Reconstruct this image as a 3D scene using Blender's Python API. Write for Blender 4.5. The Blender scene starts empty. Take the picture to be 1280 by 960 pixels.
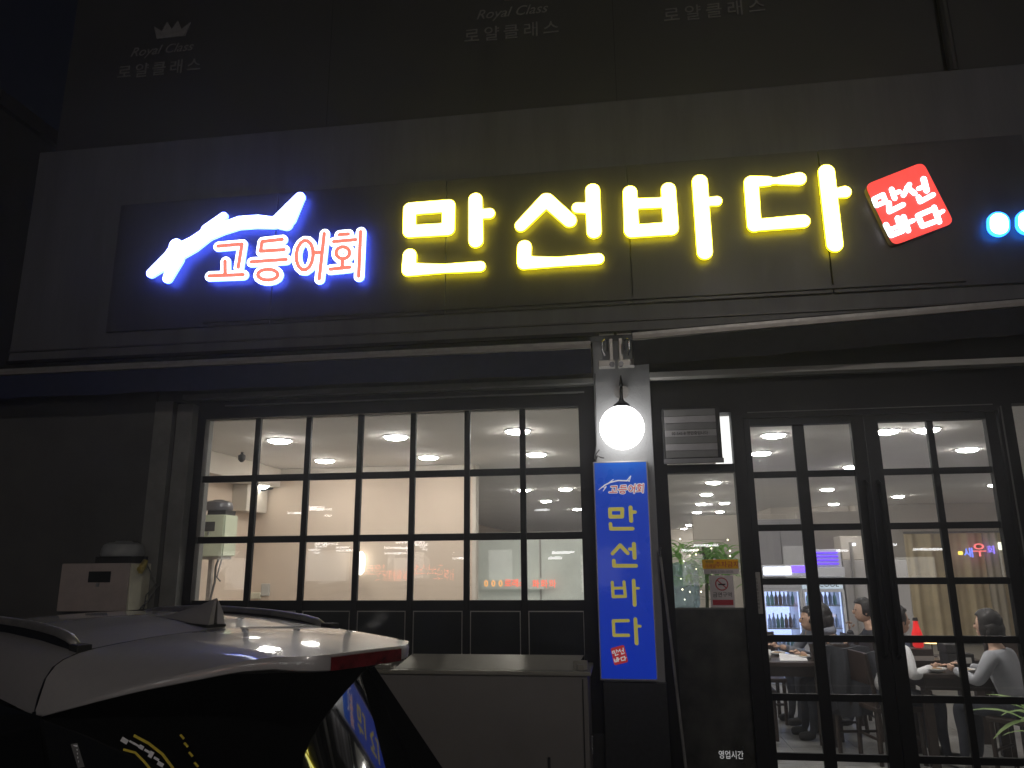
import bpy, bmesh, math, random
from mathutils import Vector, Matrix
import numpy as np
random.seed(4); np.random.seed(4)
R = math.radians
S = bpy.context.scene
C = S.collection

# ------------------------------------------------------------------ camera
cam_data = bpy.data.cameras.new('camera'); cam = bpy.data.objects.new('camera', cam_data); C.objects.link(cam)
cam.matrix_world = Matrix.Translation((0, 0, 1.74)) @ Matrix.Rotation(R(7.90), 4, 'Z') @ Matrix.Rotation(R(103.31), 4, 'X') @ Matrix.Rotation(R(-0.498), 4, 'Z')
cam_data.sensor_width = 36; cam_data.lens = 930/1280*36; cam_data.clip_start = 0.05; cam_data.clip_end = 500
S.camera = cam
# ------------------------------------------------------------------ night sky
W = bpy.data.worlds.new('World'); S.world = W; W.use_nodes = True
bg = W.node_tree.nodes['Background']
bg.inputs[0].default_value = (0.55, 0.62, 1.0, 1); bg.inputs[1].default_value = 0.0035
S.view_settings.view_transform = 'Standard'; S.view_settings.look = 'None'; S.view_settings.exposure = 0; S.view_settings.gamma = 1
S.cycles.max_bounces = 8; S.cycles.transparent_max_bounces = 16; S.cycles.glossy_bounces = 4; S.cycles.sample_clamp_indirect = 6
S.cycles.use_light_tree = True

# ------------------------------------------------------------------ materials
MATS = {}
def mat(name, col, rough=.6, metal=0., var=.12, scale=6., bump=.15, bscale=60., spec=.5, coat=0., emit=None, es=0., stretch=(1,1,1), var2=None):
    if name in MATS: return MATS[name]
    m = bpy.data.materials.new(name); m.use_nodes = True; nt = m.node_tree; n = nt.nodes; L = nt.links
    b = n['Principled BSDF']
    tc = n.new('ShaderNodeTexCoord'); mp = n.new('ShaderNodeMapping'); mp.inputs['Scale'].default_value = stretch
    L.new(tc.outputs['Object'], mp.inputs[0])
    no = n.new('ShaderNodeTexNoise'); no.inputs['Scale'].default_value = scale; no.inputs['Detail'].default_value = 6; no.inputs['Roughness'].default_value = .65
    L.new(mp.outputs[0], no.inputs['Vector'])
    rp = n.new('ShaderNodeValToRGB'); rp.color_ramp.elements[0].position = .3; rp.color_ramp.elements[1].position = .72
    c0 = [max(0, c*(1-var)) for c in col[:3]]; c1 = [min(1, c*(1+var)) for c in (var2 or col)[:3]]
    rp.color_ramp.elements[0].color = (*c0, 1); rp.color_ramp.elements[1].color = (*c1, 1)
    L.new(no.outputs['Fac'], rp.inputs[0]); L.new(rp.outputs[0], b.inputs['Base Color'])
    mr = n.new('ShaderNodeMapRange'); mr.inputs['To Min'].default_value = max(.02, rough*.8); mr.inputs['To Max'].default_value = min(1, rough*1.25)
    n2 = n.new('ShaderNodeTexNoise'); n2.inputs['Scale'].default_value = scale*2.3; n2.inputs['Detail'].default_value = 3
    L.new(mp.outputs[0], n2.inputs['Vector']); L.new(n2.outputs['Fac'], mr.inputs[0]); L.new(mr.outputs[0], b.inputs['Roughness'])
    if bump > 0:
        n3 = n.new('ShaderNodeTexNoise'); n3.inputs['Scale'].default_value = bscale; n3.inputs['Detail'].default_value = 4
        L.new(mp.outputs[0], n3.inputs['Vector'])
        bp = n.new('ShaderNodeBump'); bp.inputs['Strength'].default_value = bump; bp.inputs['Distance'].default_value = .004
        L.new(n3.outputs['Fac'], bp.inputs['Height']); L.new(bp.outputs[0], b.inputs['Normal'])
    b.inputs['Metallic'].default_value = metal; b.inputs['Specular IOR Level'].default_value = spec; b.inputs['Coat Weight'].default_value = coat
    b.inputs['Coat Roughness'].default_value = .06
    if emit: b.inputs['Emission Color'].default_value = (*emit, 1); b.inputs['Emission Strength'].default_value = es
    MATS[name] = m; return m
def glass(name, tint=(1,1,1), rough=.0, haze=0., ior=1.5, hazecol=(.8,.82,.85)):
    m = bpy.data.materials.new(name); m.use_nodes = True; nt = m.node_tree; n = nt.nodes; L = nt.links
    n.remove(n['Principled BSDF']); out = n['Material Output']
    t = n.new('ShaderNodeBsdfTransparent'); t.inputs[0].default_value = (*tint, 1)
    g = n.new('ShaderNodeBsdfGlossy'); g.inputs['Roughness'].default_value = rough
    fr = n.new('ShaderNodeFresnel'); fr.inputs[0].default_value = ior
    mx = n.new('ShaderNodeMixShader'); L.new(fr.outputs[0], mx.inputs[0]); L.new(t.outputs[0], mx.inputs[1]); L.new(g.outputs[0], mx.inputs[2])
    last = mx
    if haze > 0:                        # dust film: patchy thin diffuse layer
        d = n.new('ShaderNodeBsdfDiffuse'); d.inputs[0].default_value = (*hazecol, 1)
        tr = n.new('ShaderNodeBsdfTranslucent'); tr.inputs[0].default_value = (*hazecol, 1)
        ad = n.new('ShaderNodeMixShader'); ad.inputs[0].default_value = .6; L.new(d.outputs[0], ad.inputs[1]); L.new(tr.outputs[0], ad.inputs[2])
        tc = n.new('ShaderNodeTexCoord'); no = n.new('ShaderNodeTexNoise'); no.inputs['Scale'].default_value = 5; no.inputs['Detail'].default_value = 8
        L.new(tc.outputs['Object'], no.inputs['Vector'])
        mr = n.new('ShaderNodeMapRange'); mr.inputs['From Min'].default_value = .35; mr.inputs['From Max'].default_value = .75; mr.inputs['To Min'].default_value = haze*.3; mr.inputs['To Max'].default_value = haze*1.6
        L.new(no.outputs['Fac'], mr.inputs[0])
        m2 = n.new('ShaderNodeMixShader'); L.new(mr.outputs[0], m2.inputs[0]); L.new(mx.outputs[0], m2.inputs[1]); L.new(ad.outputs[0], m2.inputs[2]); last = m2
    L.new(last.outputs[0], out.inputs[0]); MATS[name] = m; return m
def paper(name, col):
    m = bpy.data.materials.new(name); m.use_nodes = True; nt = m.node_tree; n = nt.nodes; n.remove(n['Principled BSDF'])
    d = n.new('ShaderNodeBsdfDiffuse'); t = n.new('ShaderNodeBsdfTranslucent'); x = n.new('ShaderNodeMixShader'); no = n.new('ShaderNodeTexNoise'); no.inputs['Scale'].default_value = 14
    r_ = n.new('ShaderNodeValToRGB'); r_.color_ramp.elements[0].color = (*[c*.88 for c in col], 1); r_.color_ramp.elements[1].color = (*col, 1)
    nt.links.new(no.outputs['Fac'], r_.inputs[0]); nt.links.new(r_.outputs[0], d.inputs[0]); nt.links.new(r_.outputs[0], t.inputs[0])
    x.inputs[0].default_value = .55; nt.links.new(d.outputs[0], x.inputs[1]); nt.links.new(t.outputs[0], x.inputs[2]); nt.links.new(x.outputs[0], n['Material Output'].inputs[0]); MATS[name] = m; return m
def glow(name, col, s):
    m = bpy.data.materials.new(name); m.use_nodes = True; b = m.node_tree.nodes['Principled BSDF']
    b.inputs['Base Color'].default_value = (*[min(.8, c*.8) for c in col], 1); b.inputs['Emission Color'].default_value = (*col, 1); b.inputs['Emission Strength'].default_value = s
    b.inputs['Roughness'].default_value = .4
    MATS[name] = m; return m

m_fascia = mat('fascia_metal', (.095,.096,.105), .45, .0, .22, 2.2, .1, 20, stretch=(2.5,1,.3))
m_panel = mat('sign_panel', (.05,.05,.054), .38, .0, .2, 2.5, .05, 30, stretch=(2,1,.4))
m_upper = mat('upper_cladding', (.036,.036,.036), .5, 0, .15, 1.0, .1, 15)
m_wall = mat('dark_plaster', (.08,.08,.077), .85, 0, .22, 1.6, .5, 90)
m_trimgrey = mat('grey_trim', (.17,.17,.16), .6, 0, .2, 5, .2, 50)
m_pillar = mat('white_pillar_paint', (.31,.315,.325), .7, 0, .1, 3, .35, 80)
m_black = mat('black_frame', (.007,.007,.008), .5, 0, .3, 6, .08, 60, spec=.2)
m_blackglass = mat('black_back_painted_glass', (.022,.025,.026), .08, 0, .3, 3, 0)
m_granite = mat('black_granite', (.018,.018,.02), .35, 0, .5, 40, .05, 80)
m_alu = mat('aluminium', (.52,.5,.47), .38, .7, .12, 8, .1, 60, stretch=(.2,1,1))
m_alu_dark = mat('weathered_steel', (.35,.34,.33), .42, .6, .25, 12, .15, 60)
m_navy = mat('navy_awning_fabric', (.012,.018,.06), .8, 0, .2, 10, .4, 300)
m_darkfab = mat('dark_awning_fabric', (.02,.022,.03), .8, 0, .2, 10, .4, 300)
m_white = mat('white_lintel_paint', (.5,.49,.46), .6, 0, .12, 4, .2, 60)
m_cab = mat('grey_cabinet_paint', (.21,.195,.185), .5, 0, .1, 2.5, .12, 40)
m_cabtop = mat('cabinet_aluminium', (.30,.285,.24), .45, .3, .12, 5, .1, 40)
m_meter = mat('beige_meter_box', (.42,.36,.33), .55, 0, .12, 7, .2, 60)
m_creme = mat('cream_plastic', (.62,.6,.47), .5, 0, .1, 8, .05)
m_metercap = mat('grey_plastic', (.27,.28,.28), .4, 0, .1, 8, .05)
m_rubber = mat('black_rubber', (.015,.015,.015), .7, 0, .2, 10, .1)
m_cable = mat('cable', (.1,.1,.1), .5, 0, .1, 10, 0)
m_brass = mat('brass_fitting', (.55,.45,.15), .4, .8, .2, 20, .1)
m_asphalt = mat('asphalt', (.05,.05,.05), .85, 0, .35, 3, .9, 140)
m_paver = mat('concrete_pavement', (.2,.195,.185), .8, 0, .2, 2.2, .5, 90)
m_glass = glass('window_glass', (.97,.98,.98), 0, .012)
m_doorglass = glass('door_glass', (.93,.94,.95), 0, .012)
m_smoke = glass('smoked_film', (.10,.10,.095), .25, .5, hazecol=(.2,.2,.19))
m_letter = glow('yellow_white_led_face', (1,.95,.33), 4.5)
m_letterside = glow('yellow_letter_rim', (1,.80,.01), 7)
m_fish = glow('cool_white_led_face', (.82,.88,1), 4.5)
m_fishside = glow('blue_white_letter_rim', (.06,.11,1), 13)
m_pinkred = glow('salmon_red_letter_stroke', (1,.24,.16), 1.0)
m_stampred = glow('lit_red_stamp_face', (1,.07,.055), 1.15)
m_stampside = mat('stamp_side', (.25,.22,.25), .4, 0, .1, 5, 0)
m_bluedig = glow('blue_white_led_face', (.65,.88,1), 4.5)
m_bluerim = glow('bright_blue_rim', (.02,.2,1), 6)
m_globe = glow('lamp_globe', (1,.98,.95), 5)
m_print_y = mat('yellow_vinyl', (.72,.63,.1), .4, 0, .06, 8, 0, emit=(.75,.66,.12), es=.28)
m_print_w = mat('white_vinyl', (.8,.8,.8), .4, 0, .05, 8, 0, emit=(1,1,1), es=.3)
m_print_r = mat('red_vinyl', (.65,.06,.07), .4, 0, .05, 8, 0, emit=(.8,.05,.06), es=.25)
m_print_grey = mat('pale_grey_lettering', (.17,.165,.16), .6, 0, .2, 30, 0)
m_down = glow('downlight_lens', (1,.94,.87), 118)
m_ceiling = mat('ceiling_board', (.84,.82,.78), .8, 0, .05, 1.5, .05)
m_beige = mat('beige_wallpaper', (.64,.53,.43), .8, 0, .05, 1.4, .12, 40)
m_innerwall = mat('interior_paint', (.62,.57,.5), .8, 0, .06, 1.5, .1, 40)
m_innergrey = mat('grey_interior_panel', (.38,.37,.38), .7, 0, .06, 1.5, .1, 40)
m_floor = mat('interior_floor_tile', (.27,.27,.26), .35, 0, .12, 3, .05, 30)
m_wood = mat('dark_walnut_wood', (.034,.022,.017), .4, 0, .4, 6, .1, 40, stretch=(1,8,8))
m_curtain = mat('beige_curtain', (.72,.6,.38), .85, 0, .12, 4, .3, 150)
m_curtain2 = mat('pale_curtain', (.6,.54,.42), .85, 0, .08, 4, .3, 150)
m_leaf_old = mat('leaf_green', (.10,.24,.07), .45, 0, .4, 9, .05, 30, var2=(.2,.4,.13))
m_leaf2 = mat('pale_leaf_green', (.22,.33,.13), .4, 0, .35, 9, .05, 30)
m_stem = mat('stem', (.12,.13,.06), .6, 0, .2, 20, .1)
m_pot = mat('white_ceramic', (.7,.7,.68), .3, 0, .05, 6, 0)
m_skin = mat('skin', (.56,.36,.26), .55, 0, .06, 20, .05)
m_hair = mat('black_hair', (.015,.012,.011), .45, 0, .3, 60, .6, 250, stretch=(1,1,.3))
m_shirtgrey = mat('grey_knit_shirt', (.36,.37,.4), .85, 0, .08, 14, .5, 200)
m_shirtwhite = mat('white_shirt', (.72,.72,.73), .8, 0, .05, 8, .3, 60)
m_hoodie = mat('grey_hoodie', (.22,.235,.28), .85, 0, .12, 9, .5, 120)
m_jacket = mat('black_jacket', (.035,.037,.045), .75, 0, .3, 9, .5, 80)
m_denim = mat('dark_trousers', (.04,.045,.06), .85, 0, .2, 14, .3, 120)
m_shoe = mat('white_shoe', (.6,.6,.6), .5, 0, .1, 10, .1)
m_shoeb = mat('black_shoe', (.02,.02,.02), .5, 0, .1, 10, .1)
m_fridge = mat('white_fridge_enamel', (.68,.69,.72), .3, 0, .04, 4, 0)
m_fridgein = glow('fridge_inner_light', (.55,.66,1), 1.7)
m_purple = glow('violet_light', (.16,.05,1), 1.7)
m_header = glow('lit_fridge_header', (.85,.88,1), 4)
m_carpaint = mat('silver_white_paint', (.43,.415,.415), .38, .2, .03, 30, 0, spec=.6, coat=1.)
m_carblack = mat('gloss_black_trim', (.012,.012,.013), .2, 0, .2, 10, 0, coat=.5)
m_carglass = mat('privacy_glass', (.006,.0065,.007), .03, 0, .2, 4, 0, spec=.9, coat=1)
m_matblack = mat('matt_black_plastic', (.02,.02,.02), .6, 0, .2, 12, .2)
m_chrome = mat('satin_chrome', (.75,.75,.77), .18, 1, .04, 10, 0)
m_redlens = mat('red_lens', (.13,.010,.013), .15, 0, .6, 25, .5, 120, coat=1)
m_clearlens = mat('clear_lens', (.55,.56,.58), .1, .3, .1, 60, .2, 120, coat=1)

m_leaf = paper('backlit_leaf', (.30,.55,.16)); m_leaf2 = paper('backlit_pale_leaf', (.5,.68,.32)); m_awnbar = mat('awning_bar', (.3,.28,.26), .45, .4, .12, 8, .1, 60)
# ------------------------------------------------------------------ mesh helpers
class MB:
    def __init__(s): s.v = []; s.f = []
    def add(s, vs, fs):
        k = len(s.v); s.v += [tuple(v) for v in vs]; s.f += [tuple(i+k for i in f) for f in fs]; return s
    def box(s, x0, x1, y0, y1, z0, z1, b=0.):
        if b <= 0:
            return s.add([(x0,y0,z0),(x1,y0,z0),(x1,y1,z0),(x0,y1,z0),(x0,y0,z1),(x1,y0,z1),(x1,y1,z1),(x0,y1,z1)],
                  [(0,3,2,1),(4,5,6,7),(0,1,5,4),(1,2,6,5),(2,3,7,6),(3,0,4,7)])
        bm = bmesh.new(); bmesh.ops.create_cube(bm, size=1)
        for v in bm.verts: v.co = Vector(((x0+x1)/2+v.co.x*(x1-x0), (y0+y1)/2+v.co.y*(y1-y0), (z0+z1)/2+v.co.z*(z1-z0)))
        bmesh.ops.bevel(bm, geom=bm.edges[:], offset=b, segments=2, affect='EDGES', profile=.6)
        bm.verts.index_update(); s.add([v.co[:] for v in bm.verts], [[v.index for v in f.verts] for f in bm.faces]); bm.free(); return s
    def tube(s, pts, r, n=8, caps=True):
        P = [Vector(p) for p in pts]; rs = r if isinstance(r, (list, tuple)) else [r]*len(P); vs = []; fs = []
        up = None
        for i, p in enumerate(P):
            t = (P[min(i+1, len(P)-1)]-P[max(i-1, 0)]).normalized()
            if up is None: up = Vector((0,0,1)) if abs(t.z) < .9 else Vector((0,1,0))
            a = t.cross(up).normalized(); b = a.cross(t).normalized(); up = b
            for k in range(n):
                q = p+(a*math.cos(2*math.pi*k/n)+b*math.sin(2*math.pi*k/n))*rs[i]; vs.append(q)
        for i in range(len(P)-1):
            for k in range(n): fs.append((i*n+k, i*n+(k+1)%n, (i+1)*n+(k+1)%n, (i+1)*n+k))
        if caps: fs.append(tuple(range(n))[::-1]); fs.append(tuple((len(P)-1)*n+k for k in range(n)))
        return s.add(vs, fs)
    def lathe(s, prof, c=(0,0,0), n=24, axis='Z'):
        vs = []; fs = []
        for r, h in prof:
            for k in range(n):
                a = 2*math.pi*k/n
                if axis == 'Z': vs.append((c[0]+r*math.cos(a), c[1]+r*math.sin(a), c[2]+h))
                elif axis == 'Y': vs.append((c[0]+r*math.cos(a), c[1]+h, c[2]+r*math.sin(a)))
                else: vs.append((c[0]+h, c[1]+r*math.cos(a), c[2]+r*math.sin(a)))
        for i in range(len(prof)-1):
            for k in range(n): fs.append((i*n+k, i*n+(k+1)%n, (i+1)*n+(k+1)%n, (i+1)*n+k))
        fs.append(tuple(range(n))[::-1]); fs.append(tuple((len(prof)-1)*n+k for k in range(n)))
        return s.add(vs, fs)
    def prism(s, poly, y0, y1):         # poly in (x,z), extruded along y
        n = len(poly); vs = [(x,y0,z) for x,z in poly]+[(x,y1,z) for x,z in poly]
        return s.add(vs, [tuple(range(n)), tuple(range(n,2*n))[::-1]]+[(i,n+i,n+(i+1)%n,(i+1)%n) for i in range(n)])
    def grid(s, rows, closed=False):    # rows of points -> quads
        n = len(rows[0]); vs = [p for r in rows for p in r]; fs = []
        for i in range(len(rows)-1):
            for k in range(n if closed else n-1): fs.append((i*n+k, i*n+(k+1)%n, (i+1)*n+(k+1)%n, (i+1)*n+k))
        return s.add(vs, fs)
    def mesh(s, name, m, smooth=False, fix=True):
        me = bpy.data.meshes.new(name); me.from_pydata(s.v, [], s.f); me.update()
        if fix:
            bm = bmesh.new(); bm.from_mesh(me); bmesh.ops.recalc_face_normals(bm, faces=bm.faces); bm.to_mesh(me); bm.free()
        if m: me.materials.append(m)
        if smooth: me.shade_smooth()
        return me
def tag(o, label=None, cat=None, group=None, kind=None):
    if label: o['label'] = label
    if cat: o['category'] = cat
    if group: o['group'] = group
    if kind: o['kind'] = kind
    return o
def obj(name, mb, m, parent=None, smooth=False, **k):
    me = mb if isinstance(mb, bpy.types.Mesh) else mb.mesh(name, m, smooth)
    o = bpy.data.objects.new(name, me); C.objects.link(o)
    if parent: o.parent = parent
    if smooth and smooth != True:
        pass
    return tag(o, **k)
def soft(o, ang=40):
    me = o.data; me.shade_smooth()
    me.set_sharp_from_angle(angle=R(ang)); return o
def thing(name, loc, label, cat, group=None, rz=0, kind=None):
    o = bpy.data.objects.new(name, None); o.empty_display_size = .1; C.objects.link(o); o.location = loc; o.rotation_euler = (0,0,rz)
    return tag(o, label, cat, group, kind)
def part(name, mb, m, root, **k):      # mesh given in world coordinates, root an unrotated Empty
    o = obj(name, mb, m, root, **k); o.matrix_parent_inverse = Matrix.Translation(-(Vector(root.location))) if root.type == 'EMPTY' else Matrix.Identity(4); return o
def copy_tree(o, parent=None):
    c = o.copy(); C.objects.link(c); c.parent = parent
    for ch in list(o.children): copy_tree(ch, c)
    return c
def struct(name, mb, m, **k): return obj(name, mb, m, kind='structure', **k)

# glyphs: strokes are tapered capsules (x,z,r,x,z,r); their union is traced and extruded
def contours(strokes, grow=0., res=.006):
    a = np.array(strokes, float); a[:,2] += grow; a[:,5] += grow
    x0 = min((a[:,0]-a[:,2]).min(), (a[:,3]-a[:,5]).min())-2*res; x1 = max((a[:,0]+a[:,2]).max(), (a[:,3]+a[:,5]).max())+2*res
    z0 = min((a[:,1]-a[:,2]).min(), (a[:,4]-a[:,5]).min())-2*res; z1 = max((a[:,1]+a[:,2]).max(), (a[:,4]+a[:,5]).max())+2*res
    nx = int((x1-x0)/res)+2; nz = int((z1-z0)/res)+2
    X, Z = np.meshgrid(x0+np.arange(nx)*res, z0+np.arange(nz)*res, indexing='ij'); F = np.full(X.shape, 9.)
    for ax, az, ar, bx, bz, br in a:
        dx, dz = bx-ax, bz-az; L2 = dx*dx+dz*dz+1e-12; t = np.clip(((X-ax)*dx+(Z-az)*dz)/L2, 0, 1)
        F = np.minimum(F, np.hypot(X-ax-t*dx, Z-az-t*dz)-(ar+t*(br-ar)))
    ins = F < 0; nxt = {}
    def pt(e):
        i, j, d = e; v0 = F[i,j]; v1 = F[i+1,j] if d == 0 else F[i,j+1]; t = v0/(v0-v1)
        return (X[i,j]+(t*res if d == 0 else 0), Z[i,j]+(t*res if d == 1 else 0))
    mixed = np.argwhere((ins[:-1,:-1] != ins[1:,:-1]) | (ins[:-1,:-1] != ins[:-1,1:]) | (ins[:-1,:-1] != ins[1:,1:]))
    for i, j in mixed:
        i = int(i); j = int(j)
        c = [(i,j),(i+1,j),(i+1,j+1),(i,j+1)]; es = [(i,j,0),(i+1,j,1),(i,j+1,0),(i,j,1)]
        st = []; en = []
        for k in range(4):
            p = ins[c[k]]; q = ins[c[(k+1)%4]]
            if p and not q: st.append(k)
            if q and not p: en.append(k)
        for k in st:
            best = min(en, key=lambda e: (e-k) % 4) if len(st) > 1 else en[0]
            nxt[es[k]] = es[best]
    loops = []
    while nxt:
        k0 = next(iter(nxt)); loop = []; k = k0
        while k in nxt: loop.append(k); k = nxt.pop(k)
        if len(loop) > 5:
            P = np.array([pt(e) for e in loop])
            for _ in range(1): P = .25*np.roll(P,1,0)+.5*P+.25*np.roll(P,-1,0)
            loops.append(P)
    return loops
def shape_mesh(loops, y0, y1, mface, mside=None, bevel=0.):
    cu = bpy.data.curves.new('c', 'CURVE'); cu.dimensions = '2D'; cu.fill_mode = 'BOTH'; cu.extrude = abs(y1-y0)/2-bevel; cu.bevel_depth = bevel; cu.bevel_resolution = 2
    if bevel: cu.offset = -bevel
    for P in loops:
        sp = cu.splines.new('POLY'); sp.points.add(len(P)-1)
        for i, (x, z) in enumerate(P): sp.points[i].co = (x, z, 0, 1)
        sp.use_cyclic_u = True
    o = bpy.data.objects.new('c', cu); C.objects.link(o)
    me = bpy.data.meshes.new_from_object(o); bpy.data.objects.remove(o)
    ym = (y0+y1)/2; lo = min(y0, y1)
    for v in me.vertices: x, z, d = v.co; v.co = (x, ym-d, z)
    me.update(); me.materials.clear(); me.materials.append(mface)
    if mside:
        me.materials.append(mside)
        for p in me.polygons:
            if all(abs(me.vertices[i].co.y-lo) > 1e-4 for i in p.vertices) or abs(p.normal.y) < .7: p.material_index = 1
            else: p.material_index = 0 if abs(me.vertices[p.vertices[0]].co.y-lo) < 1e-4 else 1
    return me
def text_mesh(body, size, x, y, z, m, align='CENTER', depth=.001, sx=1., shear=0, ry=0., space=1.):
    cu = bpy.data.curves.new('t', 'FONT'); cu.body = body; cu.size = size; cu.align_x = align; cu.extrude = depth; cu.space_character = space; cu.shear = shear
    cu.resolution_u = 3
    o = bpy.data.objects.new('t', cu); C.objects.link(o); me = bpy.data.meshes.new_from_object(o); bpy.data.objects.remove(o)
    ca, sa = math.cos(ry), math.sin(ry)
    for v in me.vertices:
        a, b, d = v.co; a *= sx; a, b = a*ca-b*sa, a*sa+b*ca; v.co = (x+a, y-d, z+b)
    me.materials.clear(); me.materials.append(m); me.update(); return me

# ================================================================== ground
g = MB().box(-60, 60, -60, 4.25, -.3, 0); struct('parking_ground', g, m_asphalt, label='dark asphalt parking ground in front of the restaurant')
g = MB().box(-60, 60, 4.25, 5.1, -.3, .015, 0); struct('pavement', g, m_paver, label='narrow concrete strip along the shop front')
pv = bpy.data.objects['pavement']
for i in range(24):
    o = obj('paving_slab', MB().box(-7.2+i*.6+.006, -6.6+i*.6-.006, 4.26, 5.09, .0155, .03, .003), m_paver, pv)
lines = MB().box(-8, 8, -1.2, -1.08, .002, .004); struct('parking_line', lines, mat('road_paint', (.6,.6,.58), .7, 0, .2, 8, .2), label='white painted parking line on the asphalt')

# ================================================================== the building shell
B = thing('restaurant_building', (0, 5.3, 0), 'dark single shopfront building with wide sign fascia, gridded window and glass doors', 'building')
part('upper_wall', MB().box(-4.6, 9, 5.1, 5.5, 5.0, 9.5), m_upper, B)
for i, x in enumerate((-2.2, .12, 2.49, 4.9)):
    part('cladding_seam', MB().box(x-.002, x+.002, 5.098, 5.105, 5.08, 9.4), m_black, B)
part('side_wall', MB().box(-4.6, -4.4, 5.5, 30, 0, 9.5), m_upper, B)
part('left_wall', MB().box(-9, -3.43, 5.1, 5.4, 0, 3.25), m_wall, B)
part('pilaster', MB().box(-3.43, -3.285, 5.085, 5.4, 0, 2.93, .004), m_trimgrey, B)
part('wall_gap', MB().box(-3.285, -3.252, 5.14, 5.4, 0, 2.93), m_black, B)
part('window_reveal', MB().box(-3.252, -3.125, 5.09, 5.4, 0, 2.905, .006), m_trimgrey, B)
part('header_beam', MB().box(-3.43, -.13, 5.12, 5.4, 2.93, 3.25), m_wall, B)
part('lintel_edge', MB().box(-3.2, -.13, 5.06, 5.12, 2.935, 2.97, .003), m_trimgrey, B)
part('door_header_beam', MB().box(.26, 9, 5.12, 5.4, 2.985, 3.25), m_wall, B)
part('door_lintel_edge', MB().box(.256, 4.6, 5.03, 5.12, 2.945, 2.985, .003), m_white, B)
part('pillar', MB().box(-.13, .256, 5.08, 5.4, .98, 3.25, .006), m_pillar, B)
part('pillar_base', MB().box(-.135, .262, 5.075, 5.4, 0, .98, .004), m_granite, B)
part('right_wall', MB().box(4.6, 9, 5.1, 5.4, 0, 2.985), m_wall, B)
part('slab_above_interior', MB().box(-4.4, 9, 5.4, 6, 2.9, 3.25), m_wall, B)
part('base_wall', MB().box(-3.43, -.13, 5.16, 5.4, 0, .66), m_granite, B)
part('drain_pipe', MB().tube([(2.5,5.05,5.1),(2.5,5.05,9.4)], .035, 10), m_upper, B)

# faint lettering repeated on the upper wall
def upper_lettering(cx, lab):
    t = thing('wall_lettering', (cx, 5.1, 5.8), lab, 'lettering', 'faint lettering with crowns on the upper wall')
    cr = [(-.13,0),(.13,0),(.17,.13),(.09,.07),(.05,.16),(0,.08),(-.05,.16),(-.09,.07),(-.17,.13)]
    part('crown_emblem', MB().prism([(cx+a+.08, 6.15+b) for a,b in cr], 5.092, 5.1), m_print_grey, t)
    part('latin_lettering', text_mesh('Royal Class', .125, cx, 5.096, 6.0, m_print_grey, shear=.35), None, t)
    for k, ch in enumerate('로얄클래스'):
        part('letter', text_mesh(ch, .145, cx-.32+k*.16, 5.096, 5.80, m_print_grey, depth=.003), None, t)
upper_lettering(-3.73, 'faint pale lettering with crown at far left of the dark upper wall')
upper_lettering(-.69, 'faint pale lettering with crown above the yellow sign, in the middle of the upper wall')
upper_lettering(.89, 'faint pale lettering at top right, nearest the vertical pipe')

# ================================================================== fascia
Fz = thing('sign_fascia', (0, 5.0, 3.25), 'long grey metal fascia box carrying the lit restaurant signs', 'sign board')
part('fascia_box', MB().box(-4.61, 9, 4.95, 5.1, 3.235, 5.05, .008), m_fascia, Fz)
part('fascia_drip_edge', MB().box(-4.61, 9, 4.93, 4.95, 3.235, 3.262, .003), m_black, Fz)
x = -3.8
for w in (1.32, 1.32, 1.32, 1.32, 1.32):
    part('sign_panel', MB().box(x+.004, x+w-.004, 4.925, 4.95, 3.45, 4.50, .003), m_panel, Fz); x += w
for zz in (3.33,):
    part('panel_ledge', MB().box(-4.61, 9, 4.935, 4.95, zz, zz+.012), m_panel, Fz)

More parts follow.
